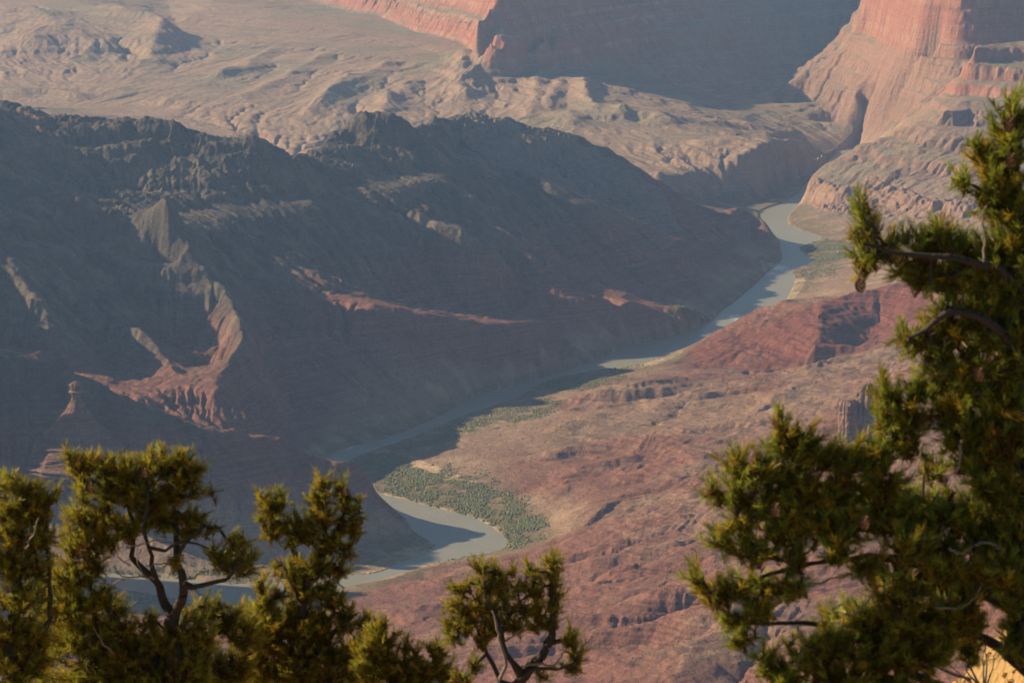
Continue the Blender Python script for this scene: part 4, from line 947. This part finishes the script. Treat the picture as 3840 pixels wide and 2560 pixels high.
for k in range(9):
    a = rng.uniform(-1.9, .5); ln = rng.uniform(.22, .42); n = 9
    t = np.linspace(0, 1, n)[:, None]
    p = np.array([math.sin(a) * ln, rng.uniform(-.1, .1), math.cos(a) * ln * .9])[None] * t + np.cumsum(rng.normal(0, .010, (n, 3)), 0) * t
    link('stem', swept('stem', p, .0075 * (1 - .75 * t[:, 0])), DEAD, sh)
print('trees', round(time.time() - T0, 1))

# ------------------------------------------------------------------ light, air, camera
SUN_EL, SUN_DX, SUN_DY = math.radians(26.0), 1.0, -0.22       # light travels towards +x, slightly away from the camera
def environment():
    w = bpy.data.worlds.new('World'); SC.world = w; w.use_nodes = True
    nt = w.node_tree; nt.nodes.clear()
    o = nt.nodes.new('ShaderNodeOutputWorld'); bg = nt.nodes.new('ShaderNodeBackground'); sk = nt.nodes.new('ShaderNodeTexSky')
    sk.sky_type = 'NISHITA'; sk.sun_disc = False; sk.sun_elevation = SUN_EL
    az = math.atan2(-SUN_DX, -SUN_DY)          # where the sun stands, clockwise from +y
    sk.sun_rotation = az; sk.altitude = 2200; sk.dust_density = 1.5; sk.ozone_density = 1.5
    bg.inputs['Strength'].default_value = .055
    nt.links.new(sk.outputs[0], bg.inputs[0]); nt.links.new(bg.outputs[0], o.inputs[0])
    l = bpy.data.lights.new('sun', 'SUN'); l.energy = 5.0; l.angle = math.radians(.53); l.color = (1.0, .78, .52)
    so = bpy.data.objects.new('sun', l); COL.objects.link(so)
    h = math.hypot(SUN_DX, SUN_DY)
    d = Vector((SUN_DX / h * math.cos(SUN_EL), SUN_DY / h * math.cos(SUN_EL), -math.sin(SUN_EL)))
    so.rotation_euler = d.to_track_quat('-Z', 'Y').to_euler(); so.location = (-3000, -200, 3000)
    # the air of the canyon
    m = bpy.data.materials.new('haze_air'); nt, N = nodes(m)
    out = N('ShaderNodeOutputMaterial'); v = N('ShaderNodeVolumePrincipled')
    v.inputs['Color'].default_value = (.33, .565, 1.0, 1); v.inputs['Absorption Color'].default_value = (1, 1, 1, 1); v.inputs['Density'].default_value = HAZE; v.inputs['Anisotropy'].default_value = .25
    nt.links.new(v.outputs[0], out.inputs['Volume'])
    x0, x1, y0, y1, z0, z1 = -9000, 9000, -300, 20500, -9.0, 1475.0
    c = np.array([(x, y, z) for z in (z0, z1) for y in (y0, y1) for x in (x0, x1)], f32)
    q = np.array([(0, 2, 3, 1), (4, 5, 7, 6), (0, 1, 5, 4), (2, 6, 7, 3), (0, 4, 6, 2), (1, 3, 7, 5)])
    me = new_mesh('haze', c, q); me.polygons.foreach_set('use_smooth', np.zeros(6, bool))
    link('haze', me, m, kind='stuff', label='pale blue haze filling the whole canyon', category='haze')
    cam = bpy.data.cameras.new('camera'); co_ = bpy.data.objects.new('camera', cam); COL.objects.link(co_)
    co_.location = (0, 0, H); co_.rotation_euler = (math.pi / 2 - PITCH, 0, 0)
    cam.sensor_fit = 'HORIZONTAL'; cam.sensor_width = 36.0; cam.lens = 36.0 * FPX / 2352.0
    cam.clip_start = .5; cam.clip_end = 60000
    cam.dof.use_dof = True; cam.dof.focus_distance = 7000; cam.dof.aperture_fstop = 13.0
    SC.camera = co_
    SC.view_settings.view_transform = 'Standard'; SC.view_settings.look = 'None'; SC.view_settings.exposure = EXPO; SC.view_settings.gamma = 1
    SC.render.engine = 'CYCLES'
    cy = SC.cycles
    cy.use_denoising = True
    try: cy.denoiser = 'OPENIMAGEDENOISE'
    except Exception: pass
    cy.max_bounces = 4; cy.diffuse_bounces = 2; cy.volume_bounces = 1; cy.transparent_max_bounces = 4; cy.glossy_bounces = 2
    cy.use_adaptive_sampling = False
HAZE, EXPO = 2.5e-5, 0.8
environment()
print('done', round(time.time() - T0, 1))
